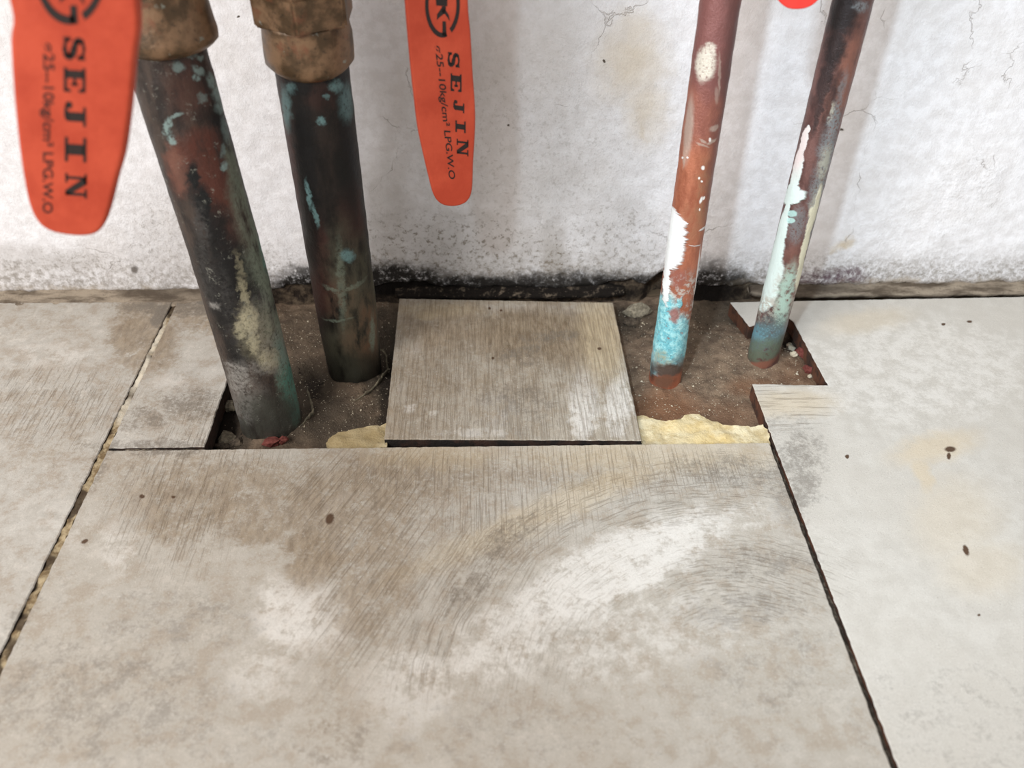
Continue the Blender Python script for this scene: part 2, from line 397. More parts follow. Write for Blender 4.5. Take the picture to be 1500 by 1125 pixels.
c = kb.mix(c, srgb(190, 172, 148), kb.rng(kb.noise(700, 3, .6, off=4), .66, .74, 0, .7))
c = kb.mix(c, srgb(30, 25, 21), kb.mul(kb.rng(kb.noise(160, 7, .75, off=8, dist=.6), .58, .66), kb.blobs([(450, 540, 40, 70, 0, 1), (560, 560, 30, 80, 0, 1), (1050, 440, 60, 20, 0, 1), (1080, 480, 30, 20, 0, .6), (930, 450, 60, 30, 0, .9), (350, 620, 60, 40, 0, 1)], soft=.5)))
kb.bump(kb.ma('ADD', kb.mul(fn, .5), md), 0.0022, 1.0)
M_BED = kb.done(c, 0.9, 0, 0.2)

def bed_h(x, y):
    h = -0.0100 + 0.0012 * nz(x, y, 3.1, 60, 4) + 0.0004 * nz(x, y, 8.2, 350, 3)
    for p in PIPES.values():
        d = math.hypot(x - p['b'][0], y - p['b'][1]) - p['r']
        h += 0.0022 * math.exp(-(d / 0.004) ** 2) * (1 + 0.6 * nz(x, y, 5, 120, 2))
    # pits: left of the big pipe, beside the cover tile, at the right cut edge
    for px, py, rr, dep in ((318, 610, .010, .007), (566, 520, .006, .004), (1168, 478, .006, .007), (455, 525, .006, .004), (1035, 445, .012, .006), (470, 555, .004, .003)):
        q = fl(px, py); d = math.hypot(x - q[0], y - q[1]); h -= dep * math.exp(-(d / rr) ** 2)
    q = fl(1060, 480); h += 0.0025 * math.exp(-(math.hypot(x - q[0], y - q[1]) / .018) ** 2)
    return h
X0, X1, Y0, Y1 = -0.1320, 0.1720, -0.1300, 0.0080
nx_, ny_ = 300, 136
def bed_z(x, y):
    h = bed_h(x, y)
    return min(h, -0.0092) if (-0.051 < x < 0.073 and y < -0.005) or x < -0.130 or y < -0.1265 or x > .168 or (x > .1295 and y < -.083) or (x > .150 and y > -.040) or (x > .13 and y > -.030) else min(h, -0.0035)
V = [(X0 + (X1 - X0) * i / nx_, Y0 + (Y1 - Y0) * j / ny_) for j in range(ny_ + 1) for i in range(nx_ + 1)]
V = [(x, y, bed_z(x, y)) for x, y in V]
Fc = [(j * (nx_ + 1) + i, j * (nx_ + 1) + i + 1, (j + 1) * (nx_ + 1) + i + 1, (j + 1) * (nx_ + 1) + i) for j in range(ny_) for i in range(nx_)]
me = mesh('mortar_bed', V, Fc); bm = bmesh.new(); bm.from_mesh(me)
be = [e for e in bm.edges if e.is_boundary]; r_ = bmesh.ops.extrude_edge_only(bm, edges=be)
nv = [g for g in r_['geom'] if isinstance(g, bmesh.types.BMVert)]
for v in nv: v.co.z = -0.03
bmesh.ops.contextual_create(bm, geom=[e for e in bm.edges if e.is_boundary])
bm.to_mesh(me); bm.free()
link('mortar_bed', me, M_BED, floor, label='dusty brown mortar bed exposed in the openings')
ksub = Mat('subfloor_concrete', 'floor', w2d=f2)
M_SUB = ksub.done(ksub.mix(srgb(70, 58, 46), srgb(110, 95, 75), ksub.noise(300)), .9, 0, .2)
slab('subfloor', [(-.7, -.6), (.75, -.6), (.75, .05), (-.7, .05), (-.7, -.1290), (-.1321, -.1290), (-.1321, .0081), (.1721, .0081), (.1721, -.1301), (-.1321, -.1302), (-.7, -.1302)], -T, -0.03, M_SUB, floor)

# cream screed left at the front lip of the openings
kc = Mat('cream_screed', 'floor', w2d=f2)
m1 = kc.noise(160, 6, .65); m2 = kc.noise(900, 5, .7)
c = kc.mix(srgb(196, 176, 134), srgb(226, 212, 176), kc.rng(m1, .38, .62))
c = kc.mix(c, srgb(222, 190, 120), kc.blobs([(1040, 640, 40, 10, 0, .5), (1010, 620, 50, 10, 0, .4)], soft=.6))
c = kc.mix(c, srgb(120, 104, 84), kc.rng(m2, .60, .72, 0, .6))
c = kc.mix(c, srgb(150, 130, 92), kc.blobs([(520, 636, 60, 22, 0, .8)], soft=.5))
c = kc.mix(c, srgb(130, 122, 112), kc.blobs([(1060, 650, 80, 5, 0, .6), (945, 648, 20, 6, 0, .5), (1100, 650, 40, 6, 0, .7)], soft=.6))
kc.bump(kc.ma('ADD', m1, kc.mul(m2, .5)), 0.0012, .9)
M_CREAM = kc.done(c, .85, 0, .25)
def lumpy(a, s0, sd): return lambda x, y: a * nz(x, y, sd, s0, 4)
pr = [(940, 602), (952, 607), (968, 609), (985, 613), (996, 610), (1003, 604), (1012, 601), (1025, 602), (1040, 609), (1060, 616), (1085, 620), (1105, 619), (1119, 617), (1127, 628), (1131, 650), (1080, 652), (1010, 652), (950, 651), (941, 648), (932, 603)]
slab('mortar_patch', jag(P(*pr), .0012, .0006, 21, 500), -0.0022, -T, M_CREAM, floor, cell=.0018, top=lumpy(.0016, 140, 4.4), smooth=True,
     zb=lambda x, y: -0.0108, label='cream mortar strip along the front of the right opening')
pl_ = [(476, 641), (482, 633), (494, 628), (506, 627), (520, 622), (540, 619), (556, 617), (566, 614), (566, 651), (530, 652), (495, 652), (479, 649)]
slab('mortar_patch', jag(P(*pl_), .0012, .0006, 22, 500), -0.0026, -T, M_CREAM, floor, cell=.0018, top=lumpy(.0016, 140, 7.4), smooth=True,
     zb=lambda x, y: -0.0108, label='cream mortar strip beside the left corner of the cover tile')

# joints: cream grout on the left, dark dirt-filled grout on the right, thin dirty joints in front
kg = Mat('cream_grout', 'floor', w2d=f2)
g1 = kg.noise(220, 6, .7); g2 = kg.noise(60, 3, .6, off=2)
c = kg.mix(srgb(122, 102, 74), srgb(176, 158, 126), kg.rng(g1, .4, .6)); c = kg.mix(c, srgb(58, 46, 36), kg.rng(g2, .48, .56, 0, .85))
c = kg.mix(c, srgb(225, 215, 195), kg.blobs([(226, 490, 10, 30, 25, .8), (205, 545, 8, 30, 25, .8), (182, 600, 8, 20, 25, .7)], soft=.4, w=(.002, 400)))
kg.bump(g1, .001, .9); M_GR1 = kg.done(c, .9, 0, .2)
kd = Mat('dirty_joint_fill', 'floor', w2d=f2)
g1 = kd.noise(350, 6, .7); c = kd.mix(srgb(58, 50, 42), srgb(120, 108, 92), kd.rng(g1, .45, .68))
kd.bump(g1, .001, .9); M_GR2 = kd.done(c, .9, 0, .2)
def joint(x0, x1, y0, y1, z, amp, m, sd, **t):
    slab('grout_joint', jag([(x0, y0), (x1, y0), (x1, y1), (x0, y1)], .002, .0003, sd, 300), z, -T + .0002, m, floor, cell=.0016, top=lumpy(amp, 260, sd), smooth=True, **t)
joint(jl - .0011, jl + .0021, -0.60, -0.0075, -.0009, .0012, M_GR1, 31, label='cream grout in the left joint')
joint(jr - .0019, jr + .0006, -0.60, -0.130, -.0022, .0010, M_GR2, 32, label='dark dirty grout in the right joint')
joint(jl + .0022, -0.1285, -0.1262, -0.1247, -.0012, .0006, M_GR2, 33)
joint(-0.0495, 0.0715, -0.1272, -0.1252, -.0045, .0012, M_GR2, 34)

# ------------------------------------------------------------------ wall
kw = Mat('whitewashed_plaster', 'wall', w2d=w2)
fine = kw.noise(900, 6, .7); mid = kw.noise(160, 6, .65); big = kw.noise(18, 5, .6); gr = kw.noise(300, 8, .82, off=5)
x_, z_, _ = kw.sep(kw.p)
c = kw.mix(srgb(230, 227, 227), srgb(241, 239, 240), kw.rng(mid, .4, .6))
c = kw.mix(c, srgb(218, 212, 207), kw.rng(big, .45, .65, 0, .35))
yel = kw.blobs([(925, 95, 45, 50, 0, .8), (930, 60, 28, 40, 0, .6), (945, 160, 28, 45, 0, .7), (945, 190, 10, 20, 0, .7), (1235, 361, 14, 5, -10, .9), (790, 60, 60, 60, 0, .12)], soft=.9, w=(.010, 70))
c = kw.mix(c, srgb(206, 184, 146), kw.mul(yel, .75))
greyish = kw.blobs([(780, 200, 180, 210, 0, .50), (700, 360, 160, 70, 0, .55), (570, 340, 45, 90, 0, .6), (810, 370, 28, 60, 0, .75), (240, 350, 60, 70, 0, .25), (890, 330, 60, 110, 0, .45),
                    (805, 260, 30, 120, 0, .3), (1060, 330, 30, 90, 0, .15), (60, 380, 90, 20, 0, .35)], soft=.7, w=(.012, 50))
c = kw.mix(c, srgb(158, 150, 141), greyish)  # grey grime, plus shade of lever and pipe put into the colour
# grime climbing from the floor: how far up depends on where one stands along the wall
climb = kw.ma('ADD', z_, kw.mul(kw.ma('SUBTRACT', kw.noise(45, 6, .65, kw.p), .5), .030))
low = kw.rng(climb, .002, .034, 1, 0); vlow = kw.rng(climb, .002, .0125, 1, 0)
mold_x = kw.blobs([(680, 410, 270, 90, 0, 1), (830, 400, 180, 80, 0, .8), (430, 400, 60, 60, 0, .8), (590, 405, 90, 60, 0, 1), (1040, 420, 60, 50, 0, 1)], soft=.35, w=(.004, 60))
speck = kw.rng(gr, .52, .60)
spk_reg = kw.blobs([(650, 370, 170, 55, 0, .9), (780, 250, 190, 150, 0, .30), (810, 385, 32, 50, 0, 1), (900, 360, 80, 60, 0, .6), (570, 380, 60, 40, 0, .9), (240, 350, 60, 60, 0, .4), (380, 385, 60, 30, 0, .5),
                    (80, 390, 130, 20, 0, .5), (1200, 400, 120, 20, 0, .4), (1400, 400, 130, 14, 0, .35)], soft=.6, w=(.008, 80))
c = kw.mix(c, srgb(120, 110, 96), kw.mul(speck, spk_reg, .95))
c = kw.mix(c, srgb(128, 118, 104), kw.mul(low, kw.rng(gr, .36, .6), .75))
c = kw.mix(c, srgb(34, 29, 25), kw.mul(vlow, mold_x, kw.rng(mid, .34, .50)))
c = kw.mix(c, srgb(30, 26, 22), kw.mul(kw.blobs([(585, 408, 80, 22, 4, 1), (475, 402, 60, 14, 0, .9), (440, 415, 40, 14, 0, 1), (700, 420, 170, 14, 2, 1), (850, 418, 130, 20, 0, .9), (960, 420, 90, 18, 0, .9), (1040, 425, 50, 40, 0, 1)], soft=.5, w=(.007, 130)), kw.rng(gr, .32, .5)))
c = kw.mix(c, srgb(98, 74, 84), kw.mul(kw.blobs([(1215, 408, 50, 12, 0, .9), (1240, 404, 25, 14, 0, .9), (1180, 415, 40, 10, 0, .7)], soft=.6, w=(.005, 150)), kw.rng(gr, .35, .6)))
c = kw.mix(c, srgb(84, 74, 64), kw.blobs([(197, 395, 5, 5, 20, .8), (745, 183, 2, 2, 0), (1233, 190, 3, 2, 0), (350, 24, 2, 2, 0), (885, 90, 2, 2, 0)], soft=.4, w=(.0012, 600)))
# raw plaster where the paint has gone, right at the foot
c = kw.mix(c, srgb(176, 160, 138), kw.mul(kw.rng(climb, .0, .007, 1, 0), kw.blobs([(90, 410, 220, 16, 2, .9), (1340, 415, 220, 12, 0, .8)], soft=.5), .8))
# hairline cracks
vor = kw.n('ShaderNodeTexVoronoi'); vor.feature = 'DISTANCE_TO_EDGE'; kw.put(vor.inputs['Vector'], kw.warp(.008, 60)); vor.inputs['Scale'].default_value = 16
crack = kw.mul(kw.rng(vor.outputs['Distance'], 0, .006, 1, 0), kw.rng(big, .52, .62))
c = kw.mix(c, srgb(150, 140, 128), kw.mul(crack, .35))
roughpatch = kw.blobs([(1420, 270, 50, 40, 0, 1), (1340, 330, 120, 40, -20, .8), (1200, 390, 300, 30, 0, .7), (180, 330, 180, 60, 0, .7), (1020, 300, 60, 120, 0, .5)], soft=.6)
h = kw.ma('ADD', kw.mul(mid, .45), kw.mul(fine, .3)); h = kw.ma('ADD', h, kw.mul(kw.noise(330, 5, .6, off=2), roughpatch, .9)); h = kw.ma('SUBTRACT', h, kw.mul(crack, .3))
h = kw.ma('ADD', h, kw.mul(kw.noise(260, 4, .6, stretch=(1, 1, .3)), .2))
kw.bump(h, .0016, .75)
M_WALL = kw.done(c, .75, 0, .3)

def foot(x):       # height of the ragged lower edge of the plaster
    h = .0018 + .0018 * nz(x, 0, 1, 90, 4) + .0012 * nz(x, 0, 7, 300, 3)
    h += .0040 * math.exp(-((x + .045) / .022) ** 4) + .0035 * math.exp(-((x - .076) / .012) ** 4) + .003 * math.exp(-((x + .10) / .02) ** 4)
    h += .010 * math.exp(-((x - .104) / .011) ** 4)
    return max(.0012, h)
def plaster_y(x, z):
    d = .0009 * nz(x, z, 2, 22, 4) + .00045 * nz(x, z, 9, 130, 3)
    d += -.0012 * math.exp(-(z / .015)) * nz(x, z, 4, 60, 4)
    return -max(-.0016, min(.0016, d)) 
nx_, nz_ = 560, 190
xs = [-.70 + 1.45 * i / nx_ for i in range(nx_ + 1)]
V = []; Fc = []
for j in range(nz_ + 1):
    t = j / nz_; tt = t ** 1.5
    for x in xs:
        z0 = foot(x); z = z0 + (.42 - z0) * tt
        V.append((x, plaster_y(x, z) + (.0012 * max(0, 1 - (z - z0) / .002)), z))
for j in range(nz_):
    for i in range(nx_): a = j * (nx_ + 1) + i; Fc.append((a, a + 1, a + nx_ + 2, a + nx_ + 1))
nb = len(V)
for x in xs: V.append((x, .008, foot(x)))
for i in range(nx_): Fc.append((nb + i, nb + i + 1, i + 1, i))
wall = link('wall_back', mesh('wall_back', V, Fc), M_WALL, kind='structure')
kk = Mat('raw_wall_base', 'wall', w2d=w2)
n1 = kk.noise(140, 6, .7); c = kk.mix(srgb(44, 36, 30), srgb(104, 90, 74), kk.rng(n1, .42, .68))
c = kk.mix(c, srgb(188, 172, 148), kk.blobs([(90, 418, 200, 14, 2, .9), (1360, 420, 240, 12, 0, .9)], soft=.4))
c = kk.mix(c, srgb(22, 18, 15), kk.blobs([(1035, 425, 40, 36, 0, 1), (590, 425, 130, 16, 0, 1), (820, 432, 130, 10, 0, .9)], soft=.4, w=(.005, 120)))
kk.bump(n1, .003, 1); M_RAW = kk.done(c, .9, 0, .15)
V = []; Fc = []
for j in range(13):
    for x in xs:
        z = -.028 + .06 * j / 12; V.append((x, .0035 + .0022 * nz(x, z, 3, 90, 4) + .010 * math.exp(-((x - .104) / .011) ** 4), z))
for j in range(12):
    for i in range(nx_): a = j * (nx_ + 1) + i; Fc.append((a, a + 1, a + nx_ + 2, a + nx_ + 1))
link('masonry', mesh('masonry', V, Fc), M_RAW, wall, label='dark raw masonry under the plaster foot')

# mortar fillets closing floor to wall at the left and at the right
def fillet(x0, x1, dep, ht, m, sd, **t):
    n = int((x1 - x0) / .0016); V = []; Fc = []; K = 7
    for i in range(n + 1):
        x = x0 + (x1 - x0) * i / n; e = min(1, i / 6, (n - i) / 6)
        d = dep * (1 + .35 * nz(x, 0, sd, 45, 3)) * (.4 + .6 * e); hh = ht * (1 + .4 * nz(x, 3, sd, 60, 3)) * (.3 + .7 * e)
        for q in range(K):
            s_ = q / (K - 1); y = -d * (1 - s_) + .003 * s_; z = -.0006 + hh * s_ ** 1.6 + .0006 * nz(x, y, sd, 250, 3)
            V.append((x, y, z))
        V.append((x, .004, -.003)); V.append((x, -d, -.003))
    K2 = K + 2
    for i in range(n):
        for q in range(K2):
            a = i * K2 + q; b = i * K2 + (q + 1) % K2; Fc.append((a, a + K2, b + K2, b))
    Fc.append(tuple(range(K2))[::-1]); Fc.append(tuple(n * K2 + q for q in range(K2)))
    me = mesh('mortar_fillet', V, Fc); link('mortar_fillet', me, m, floor, **t)
kf = Mat('smeared_fillet', 'floor', w2d=f2)
n1 = kf.noise(120, 6, .65, stretch=(.35, 1.5, 1.5)); n2 = kf.noise(700, 5, .7)
c = kf.mix(srgb(96, 84, 71), srgb(158, 144, 126), kf.rng(n1, .38, .62)); c = kf.mix(c, srgb(84, 72, 60), kf.rng(n2, .56, .7, 0, .6))
c = kf.mix(c, srgb(74, 64, 54), kf.blobs([(220, 428, 120, 8, 4, .6), (80, 410, 100, 6, 2, .6), (1160, 424, 90, 6, 0, .7)], soft=.6))
kf.bump(kf.ma('ADD', n1, kf.mul(n2, .4)), .0012, .9); M_FIL = kf.done(c, .85, 0, .25)
fillet(-.70, -.127, .0105, .0052, M_FIL, 3.0, label='smeared brown mortar fillet left of the pipes')
kq = Mat('mouldy_mortar', 'floor', w2d=f2); n1 = kq.noise(180, 6, .7); n2 = kq.noise(700, 5, .7)
c = kq.mix(srgb(30, 25, 21), srgb(120, 106, 90), kq.rng(n1, .52, .72)); c = kq.mix(c, srgb(176, 160, 140), kq.rng(n2, .62, .72, 0, .6))
kq.bump(kq.ma('ADD', n1, kq.mul(n2, .4)), .0016, .9); M_MOULD = kq.done(c, .9, 0, .15)
fillet(-.052, .078, .0036, .0030, M_MOULD, 8.0, label='black mouldy mortar crust between cover tile and wall')
fillet(.150, .75, .0062, .0032, M_FIL, 5.0, label='thin mortar fillet right of the pipes')

# ------------------------------------------------------------------ pipes
def new_pipe(key, name, prof, mat, wob, **tags):
    p = PIPES[key]; v, f = lathe(prof, 72, wob)
    root = empty(name, p['o'], **tags); root.rotation_mode = 'QUATERNION'; root.rotation_quaternion = p['mw'].to_quaternion()
    t = link('tube', mesh('tube', v, f), mat, root); return root
def prof(r, z0, z1, n, extra=None, cx=None):
    o = []
    for i in range(n + 1):
        z = z0 + (z1 - z0) * i / n; o.append((r + (extra(z) if extra else 0), z, *(cx(z) if cx else (0, 0))))
    return o

# pipe 1: large, black-brown with verdigris down its right side
k = Mat('black_tarnished_copper', 'pipe', rad=PIPES['p1']['r'], w2d=pipe_uv('p1'))
n1 = k.noise(150, 6, .65, stretch=(1, 1, .35)); n2 = k.noise(600, 6, .7); n3 = k.noise(60, 5, .6, stretch=(1, 1, .5), off=3)
W = (.0035, 220)
c = k.mix(srgb(40, 33, 30), srgb(72, 60, 52), k.rng(n1, .38, .66))
c = k.mix(c, srgb(84, 44, 33), k.mul(k.blobs([(300, 215, 34, 28, 0, .95), (315, 270, 30, 60, -10, .9), (262, 245, 18, 40, 0, .9), (280, 235, 30, 30, 0, .8), (350, 340, 25, 60, -10, .6), (290, 130, 40, 50, 0, .4)], soft=.5, w=W), k.rng(n1, .3, .55)))
c = k.mix(c, srgb(118, 80, 66), k.blobs([(257, 240, 10, 26, -12, .75), (265, 262, 9, 20, 0, .6)], soft=.7, w=W))
c = k.mix(c, srgb(10, 11, 12), k.blobs([(285, 262, 8, 22, -8, 1), (298, 300, 14, 32, -12, 1), (318, 345, 20, 45, -12, .9), (345, 400, 28, 60, -12, .95), (325, 440, 26, 60, -12, .9), (385, 440, 16, 80, -14, .9),
                                      (350, 510, 26, 30, 0, .8), (300, 390, 12, 50, -12, .8), (320, 170, 26, 16, 0, .6), (370, 480, 30, 60, -10, .6)], soft=.45, w=W))
c = k.mix(c, srgb(62, 60, 58), k.mul(k.blobs([(295, 335, 10, 40, -12, .8), (300, 400, 12, 50, -10, .6), (330, 430, 10, 40, -10, .6), (345, 480, 14, 40, -10, .5)], soft=.6, w=W), k.rng(n2, .35, .6)))
verd = k.blobs([(346, 245, 9, 45, -12, .8), (363, 310, 12, 60, -13, .95), (384, 385, 9, 70, -14, .95), (403, 460, 10, 70, -14, .95), (424, 540, 12, 60, -12, .8), (430, 590, 10, 30, -8, .9)], soft=.5, w=W)
c = k.mix(c, srgb(116, 124, 108), k.mul(verd, k.rng(n1, .34, .56), k.rng(n2, .3, .55, .45, 1)))
c = k.mix(c, srgb(84, 132, 118), k.mul(k.blobs([(426, 560, 9, 40, -10, .85), (412, 520, 8, 26, -10, .8), (434, 598, 6, 22, 0, .7), (385, 370, 5, 30, -12, .8)], soft=.5, w=W), k.rng(n2, .35, .55)))
spec_ = k.blobs([(296, 104, 11, 6, 25, .9), (266, 70, 6, 6, 0, .9), (300, 85, 6, 4, 0, .7), (292, 116, 6, 5, 0, .9), (317, 118, 6, 12, -10, .9), (326, 135, 4, 14, -8, .9), (331, 155, 5, 10, 0, .8), (246, 185, 5, 12, 10, .9),
                 (258, 170, 10, 3, -20, .8), (252, 205, 5, 9, -20, .9), (331, 245, 6, 6, 0, .9), (336, 190, 5, 20, -10, .5), (262, 100, 9, 7, 0, .6), (280, 80, 14, 5, 0, .5), (330, 222, 4, 10, 10, .6), (300, 145, 8, 6, 0, .5)], soft=.45, w=(.0022, 350))
c = k.mix(c, srgb(126, 146, 142), k.mul(spec_, k.rng(n2, .3, .5)))
pale = k.blobs([(366, 470, 15, 22, -8, .95), (358, 430, 6, 24, -16, .6), (372, 500, 10, 18, 0, .8), (395, 525, 16, 16, 0, .8), (380, 490, 26, 36, 0, .35), (355, 482, 10, 14, 0, .7), (352, 390, 5, 20, -20, .35)], soft=.55, w=(.004, 350))
c = k.mix(c, srgb(176, 168, 138), k.mul(pale, k.rng(n2, .22, .56)))
gy = k.blobs([(348, 560, 18, 26, -10, .85), (352, 600, 18, 24, 0, .7), (390, 540, 30, 10, 0, .5), (345, 538, 20, 4, 10, .9), (385, 470, 24, 40, 0, .3), (313, 447, 9, 5, 20, .8), (410, 510, 16, 30, 0, .5)], soft=.55, w=W)
c = k.mix(c, srgb(138, 134, 128), k.mul(gy, k.rng(n2, .3, .6)))
c = k.mix(c, srgb(58, 59, 52), k.mul(k.blobs([(398, 610, 50, 32, 0, .85), (360, 630, 40, 20, 0, .8)], soft=.4, w=W), k.rng(n1, .2, .6)))
c = k.mix(c, srgb(150, 150, 138), k.mul(k.rng(k.noise(260, 8, .8, off=7), .58, .66), .5))
k.bump(k.ma('ADD', n1, k.mul(n2, .6)), .0006, .8)
M_P1 = k.done(c, k.rng(n1, .3, .7, .38, .62, smooth=False), .1, .35)
wb = lambda s0, a: (lambda an, z: a * nz(math.sin(an) * .01, math.cos(an) * .01, z + s0, 160, 3))
pip1 = new_pipe('p1', 'copper_pipe', prof(.0145, -.006, .178, 90, cx=lambda z: (-.0016 * max(0, (z - .09) / .06) if z > .09 else 0, 0)), M_P1, wb(1, .00025),
                label='thick blackened copper pipe at far left with green verdigris down its right side', category='pipe')

# pipe 2: large, almost black, greenish towards its foot
k = Mat('dark_brown_copper', 'pipe', rad=.0145, w2d=pipe_uv('p2'))
n1 = k.noise(140, 6, .65, stretch=(1, 1, .35)); n2 = k.noise(600, 6, .7); up = k.noise(50, 4, .6, stretch=(1, 1, .3), off=2)
c = k.mix(srgb(18, 15, 14), srgb(40, 32, 28), k.rng(n1, .4, .68))
c = k.mix(c, srgb(66, 38, 32), k.mul(k.blobs([(432, 280, 10, 130, -7, .8), (470, 380, 12, 60, -8, .6), (485, 438, 16, 28, -6, .95), (465, 430, 12, 40, 0, .8), (520, 320, 18, 50, 0, .5), (470, 140, 26, 20, 0, .3)], soft=.5, w=W), k.rng(n1, .3, .55)))
c = k.mix(c, srgb(10, 10, 11), k.blobs([(450, 240, 14, 90, -7, .9), (510, 240, 14, 80, -4, .7), (440, 130, 20, 14, 0, .9), (455, 340, 10, 60, -8, .7), (480, 118, 50, 7, 4, .9)], soft=.5, w=W))
c = k.mix(c, srgb(78, 76, 62), k.mul(k.blobs([(520, 400, 35, 50, 0, .75), (525, 460, 35, 60, 0, .85), (510, 520, 45, 40, 0, .8), (500, 360, 20, 40, 0, .4), (548, 450, 8, 80, -3, .8), (545, 350, 4, 60, -3, .6)], soft=.45, w=W), k.rng(n1, .28, .6)))
c = k.mix(c, srgb(98, 72, 54), k.mul(k.blobs([(540, 490, 18, 50, 0, .85), (505, 440, 20, 30, 0, .4), (520, 500, 20, 30, 0, .4)], soft=.6, w=W), k.rng(n1, .35, .6)))
c = k.mix(c, srgb(110, 120, 106), k.mul(k.blobs([(500, 418, 6, 60, -3, .45), (518, 420, 24, 3, -25, .5), (492, 470, 22, 2, 0, .6), (488, 425, 16, 3, 20, .55), (546, 490, 4, 26, 0, .9)], soft=.5, w=(.0022, 350)), k.rng(n2, .3, .55)))
c = k.mix(c, srgb(98, 128, 128), k.mul(k.blobs([(494, 126, 10, 8, 0, .9), (470, 178, 7, 5, 0, .9), (418, 160, 6, 30, -5, .6), (510, 150, 9, 26, 0, .7), (510, 375, 10, 8, 20, .8), (452, 285, 3, 20, -10, .8), (462, 315, 3, 16, -14, .7), (478, 140, 4, 4, 0, .6), (425, 130, 6, 9, 0, .5)], soft=.5, w=(.0025, 350)), k.rng(n2, .3, .5)))  # teal spots; the thin left line is a highlight painted into the colour
c = k.mix(c, srgb(46, 46, 38), k.mul(k.blobs([(515, 545, 45, 26, 0, .8)], soft=.4, w=W), k.rng(n1, .2, .6)))
k.bump(k.ma('ADD', n1, k.mul(n2, .6)), .0005, .7)
M_P2 = k.done(c, k.rng(n1, .3, .7, .36, .6, smooth=False), .1, .3)
pip2 = new_pipe('p2', 'copper_pipe', prof(.0145, -.006, .165, 90, extra=lambda z: -.0009 * max(0, 1 - z / .03)), M_P2, wb(7, .0002),
                label='thick dark brown copper pipe behind the blackened one, green-grey at its foot', category='pipe')

# pipe 3: thin orange copper with white paint and turquoise corrosion
k = Mat('orange_copper_with_corrosion', 'pipe', rad=.008, w2d=pipe_uv('p3'))
n1 = k.noise(200, 6, .65, stretch=(1, 1, .4)); n2 = k.noise(900, 6, .7); n3 = k.noise(350, 6, .75, off=3)
RW = (.0036, 500, (.12, 1, 1))
c = k.mix(srgb(150, 86, 62), srgb(176, 108, 80), k.rng(n1, .35, .65))
c = k.mix(c, srgb(122, 78, 74), k.mul(k.blobs([(1050, 60, 60, 110, 0, .95), (1040, 170, 40, 50, 0, .55), (1055, 200, 16, 80, 5, .6)], soft=.5, w=(.006, 120)), 1.0))
c = k.mix(c, srgb(98, 66, 62), k.blobs([(1066, 120, 8, 120, 7, .7), (1042, 270, 6, 80, 7, .5), (1028, 400, 6, 80, 7, .4), (1075, 20, 10, 60, 0, .6)], soft=.6, w=W))
c = k.mix(c, srgb(126, 104, 78), k.mul(k.blobs([(1030, 290, 10, 50, 5, .5), (1010, 330, 16, 30, 0, .3)], soft=.6, w=W), k.rng(n1, .4, .6)))
# worn grey-white rubs
c = k.mix(c, srgb(212, 204, 188), k.mul(k.blobs([(1032, 95, 15, 24, 4, .95), (1040, 75, 9, 12, 0, .8)], soft=.3, w=(.002, 500, (.25, 1, 1))), k.rng(n2, .3, .5)))
c = k.mix(c, srgb(180, 160, 146), k.blobs([(1008, 190, 6, 46, 5, .75), (1003, 225, 2, 20, 5, .7), (1047, 188, 7, 4, -30, .7), (1030, 207, 6, 2, 35, .7), (1043, 208, 8, 2, -30, .7), (1030, 213, 10, 1.5, 20, .6), (1054, 110, 2, 30, 0, .5), (1050, 140, 3, 12, 0, .4)], soft=.4, w=(.0008, 500)))
c = k.mix(c, srgb(236, 232, 226), k.blobs([(1030, 246, 2.5, 3, 0), (1024, 261, 1.5, 2, 0), (1028, 266, 1.5, 1.5, 0), (1040, 205, 2, 3, 0), (1027, 293, 2, 5, 20), (1031, 290, 1.5, 3, 20), (1025, 307, 1, 2, 0), (1000, 231, 1.5, 1.5, 0), (1007, 231, 1.5, 1.5, 0)], soft=.4, w=(.0004, 500)))
paint = k.blobs([(983, 350, 12, 38, 4, 1), (980, 370, 13, 26, 0, 1), (984, 316, 6, 18, -25, 1), (992, 340, 6, 8, 0, 1), (976, 400, 5, 50, 3, 1), (998, 325, 11, 2, 45, 1)], soft=.12, w=RW)
edge = k.blobs([(1018, 430, 2.2, 60, 5, 1), (1026, 385, 1.8, 60, 5, .9), (970, 345, 3, 50, 4, .9), (1030, 335, 6, 1.3, -45, .8), (1020, 360, 9, 1, -5, .6)], soft=.3, w=(.0005, 300))
c = k.mix(c, srgb(150, 110, 96), k.mul(k.blobs([(995, 425, 40, 30, 0, .8), (990, 465, 40, 50, 0, .8)], soft=.4, w=W), k.rng(n3, .4, .6)))
c = k.mix(c, srgb(196, 188, 178), k.mul(k.blobs([(1000, 430, 30, 26, 0, .8), (1000, 470, 20, 50, 20, .8), (985, 500, 30, 30, 0, .6)], soft=.4, w=W), k.rng(n3, .50, .58)))
turq = k.blobs([(967, 475, 16, 46, 6, 1), (975, 505, 26, 30, 4, 1), (998, 500, 14, 36, 5, .9), (962, 450, 8, 22, 0, 1), (985, 520, 26, 16, 0, .9), (995, 445, 5, 8, 20, .9), (955, 530, 5, 20, 0, .8)], soft=.25, w=(.004, 300))
c = k.mix(c, k.mix(srgb(104, 178, 188), srgb(160, 214, 216), k.rng(n3, .42, .6)), k.mul(turq, k.rng(n3, .30, .42)))
c = k.mix(c, srgb(70, 96, 100), k.mul(turq, k.rng(n2, .56, .68), .8))
c = k.mix(c, srgb(148, 92, 82), k.mul(k.blobs([(988, 462, 7, 11, 0, .9), (993, 408, 14, 14, 0, .6)], soft=.4, w=(.002, 300)), 1.0))
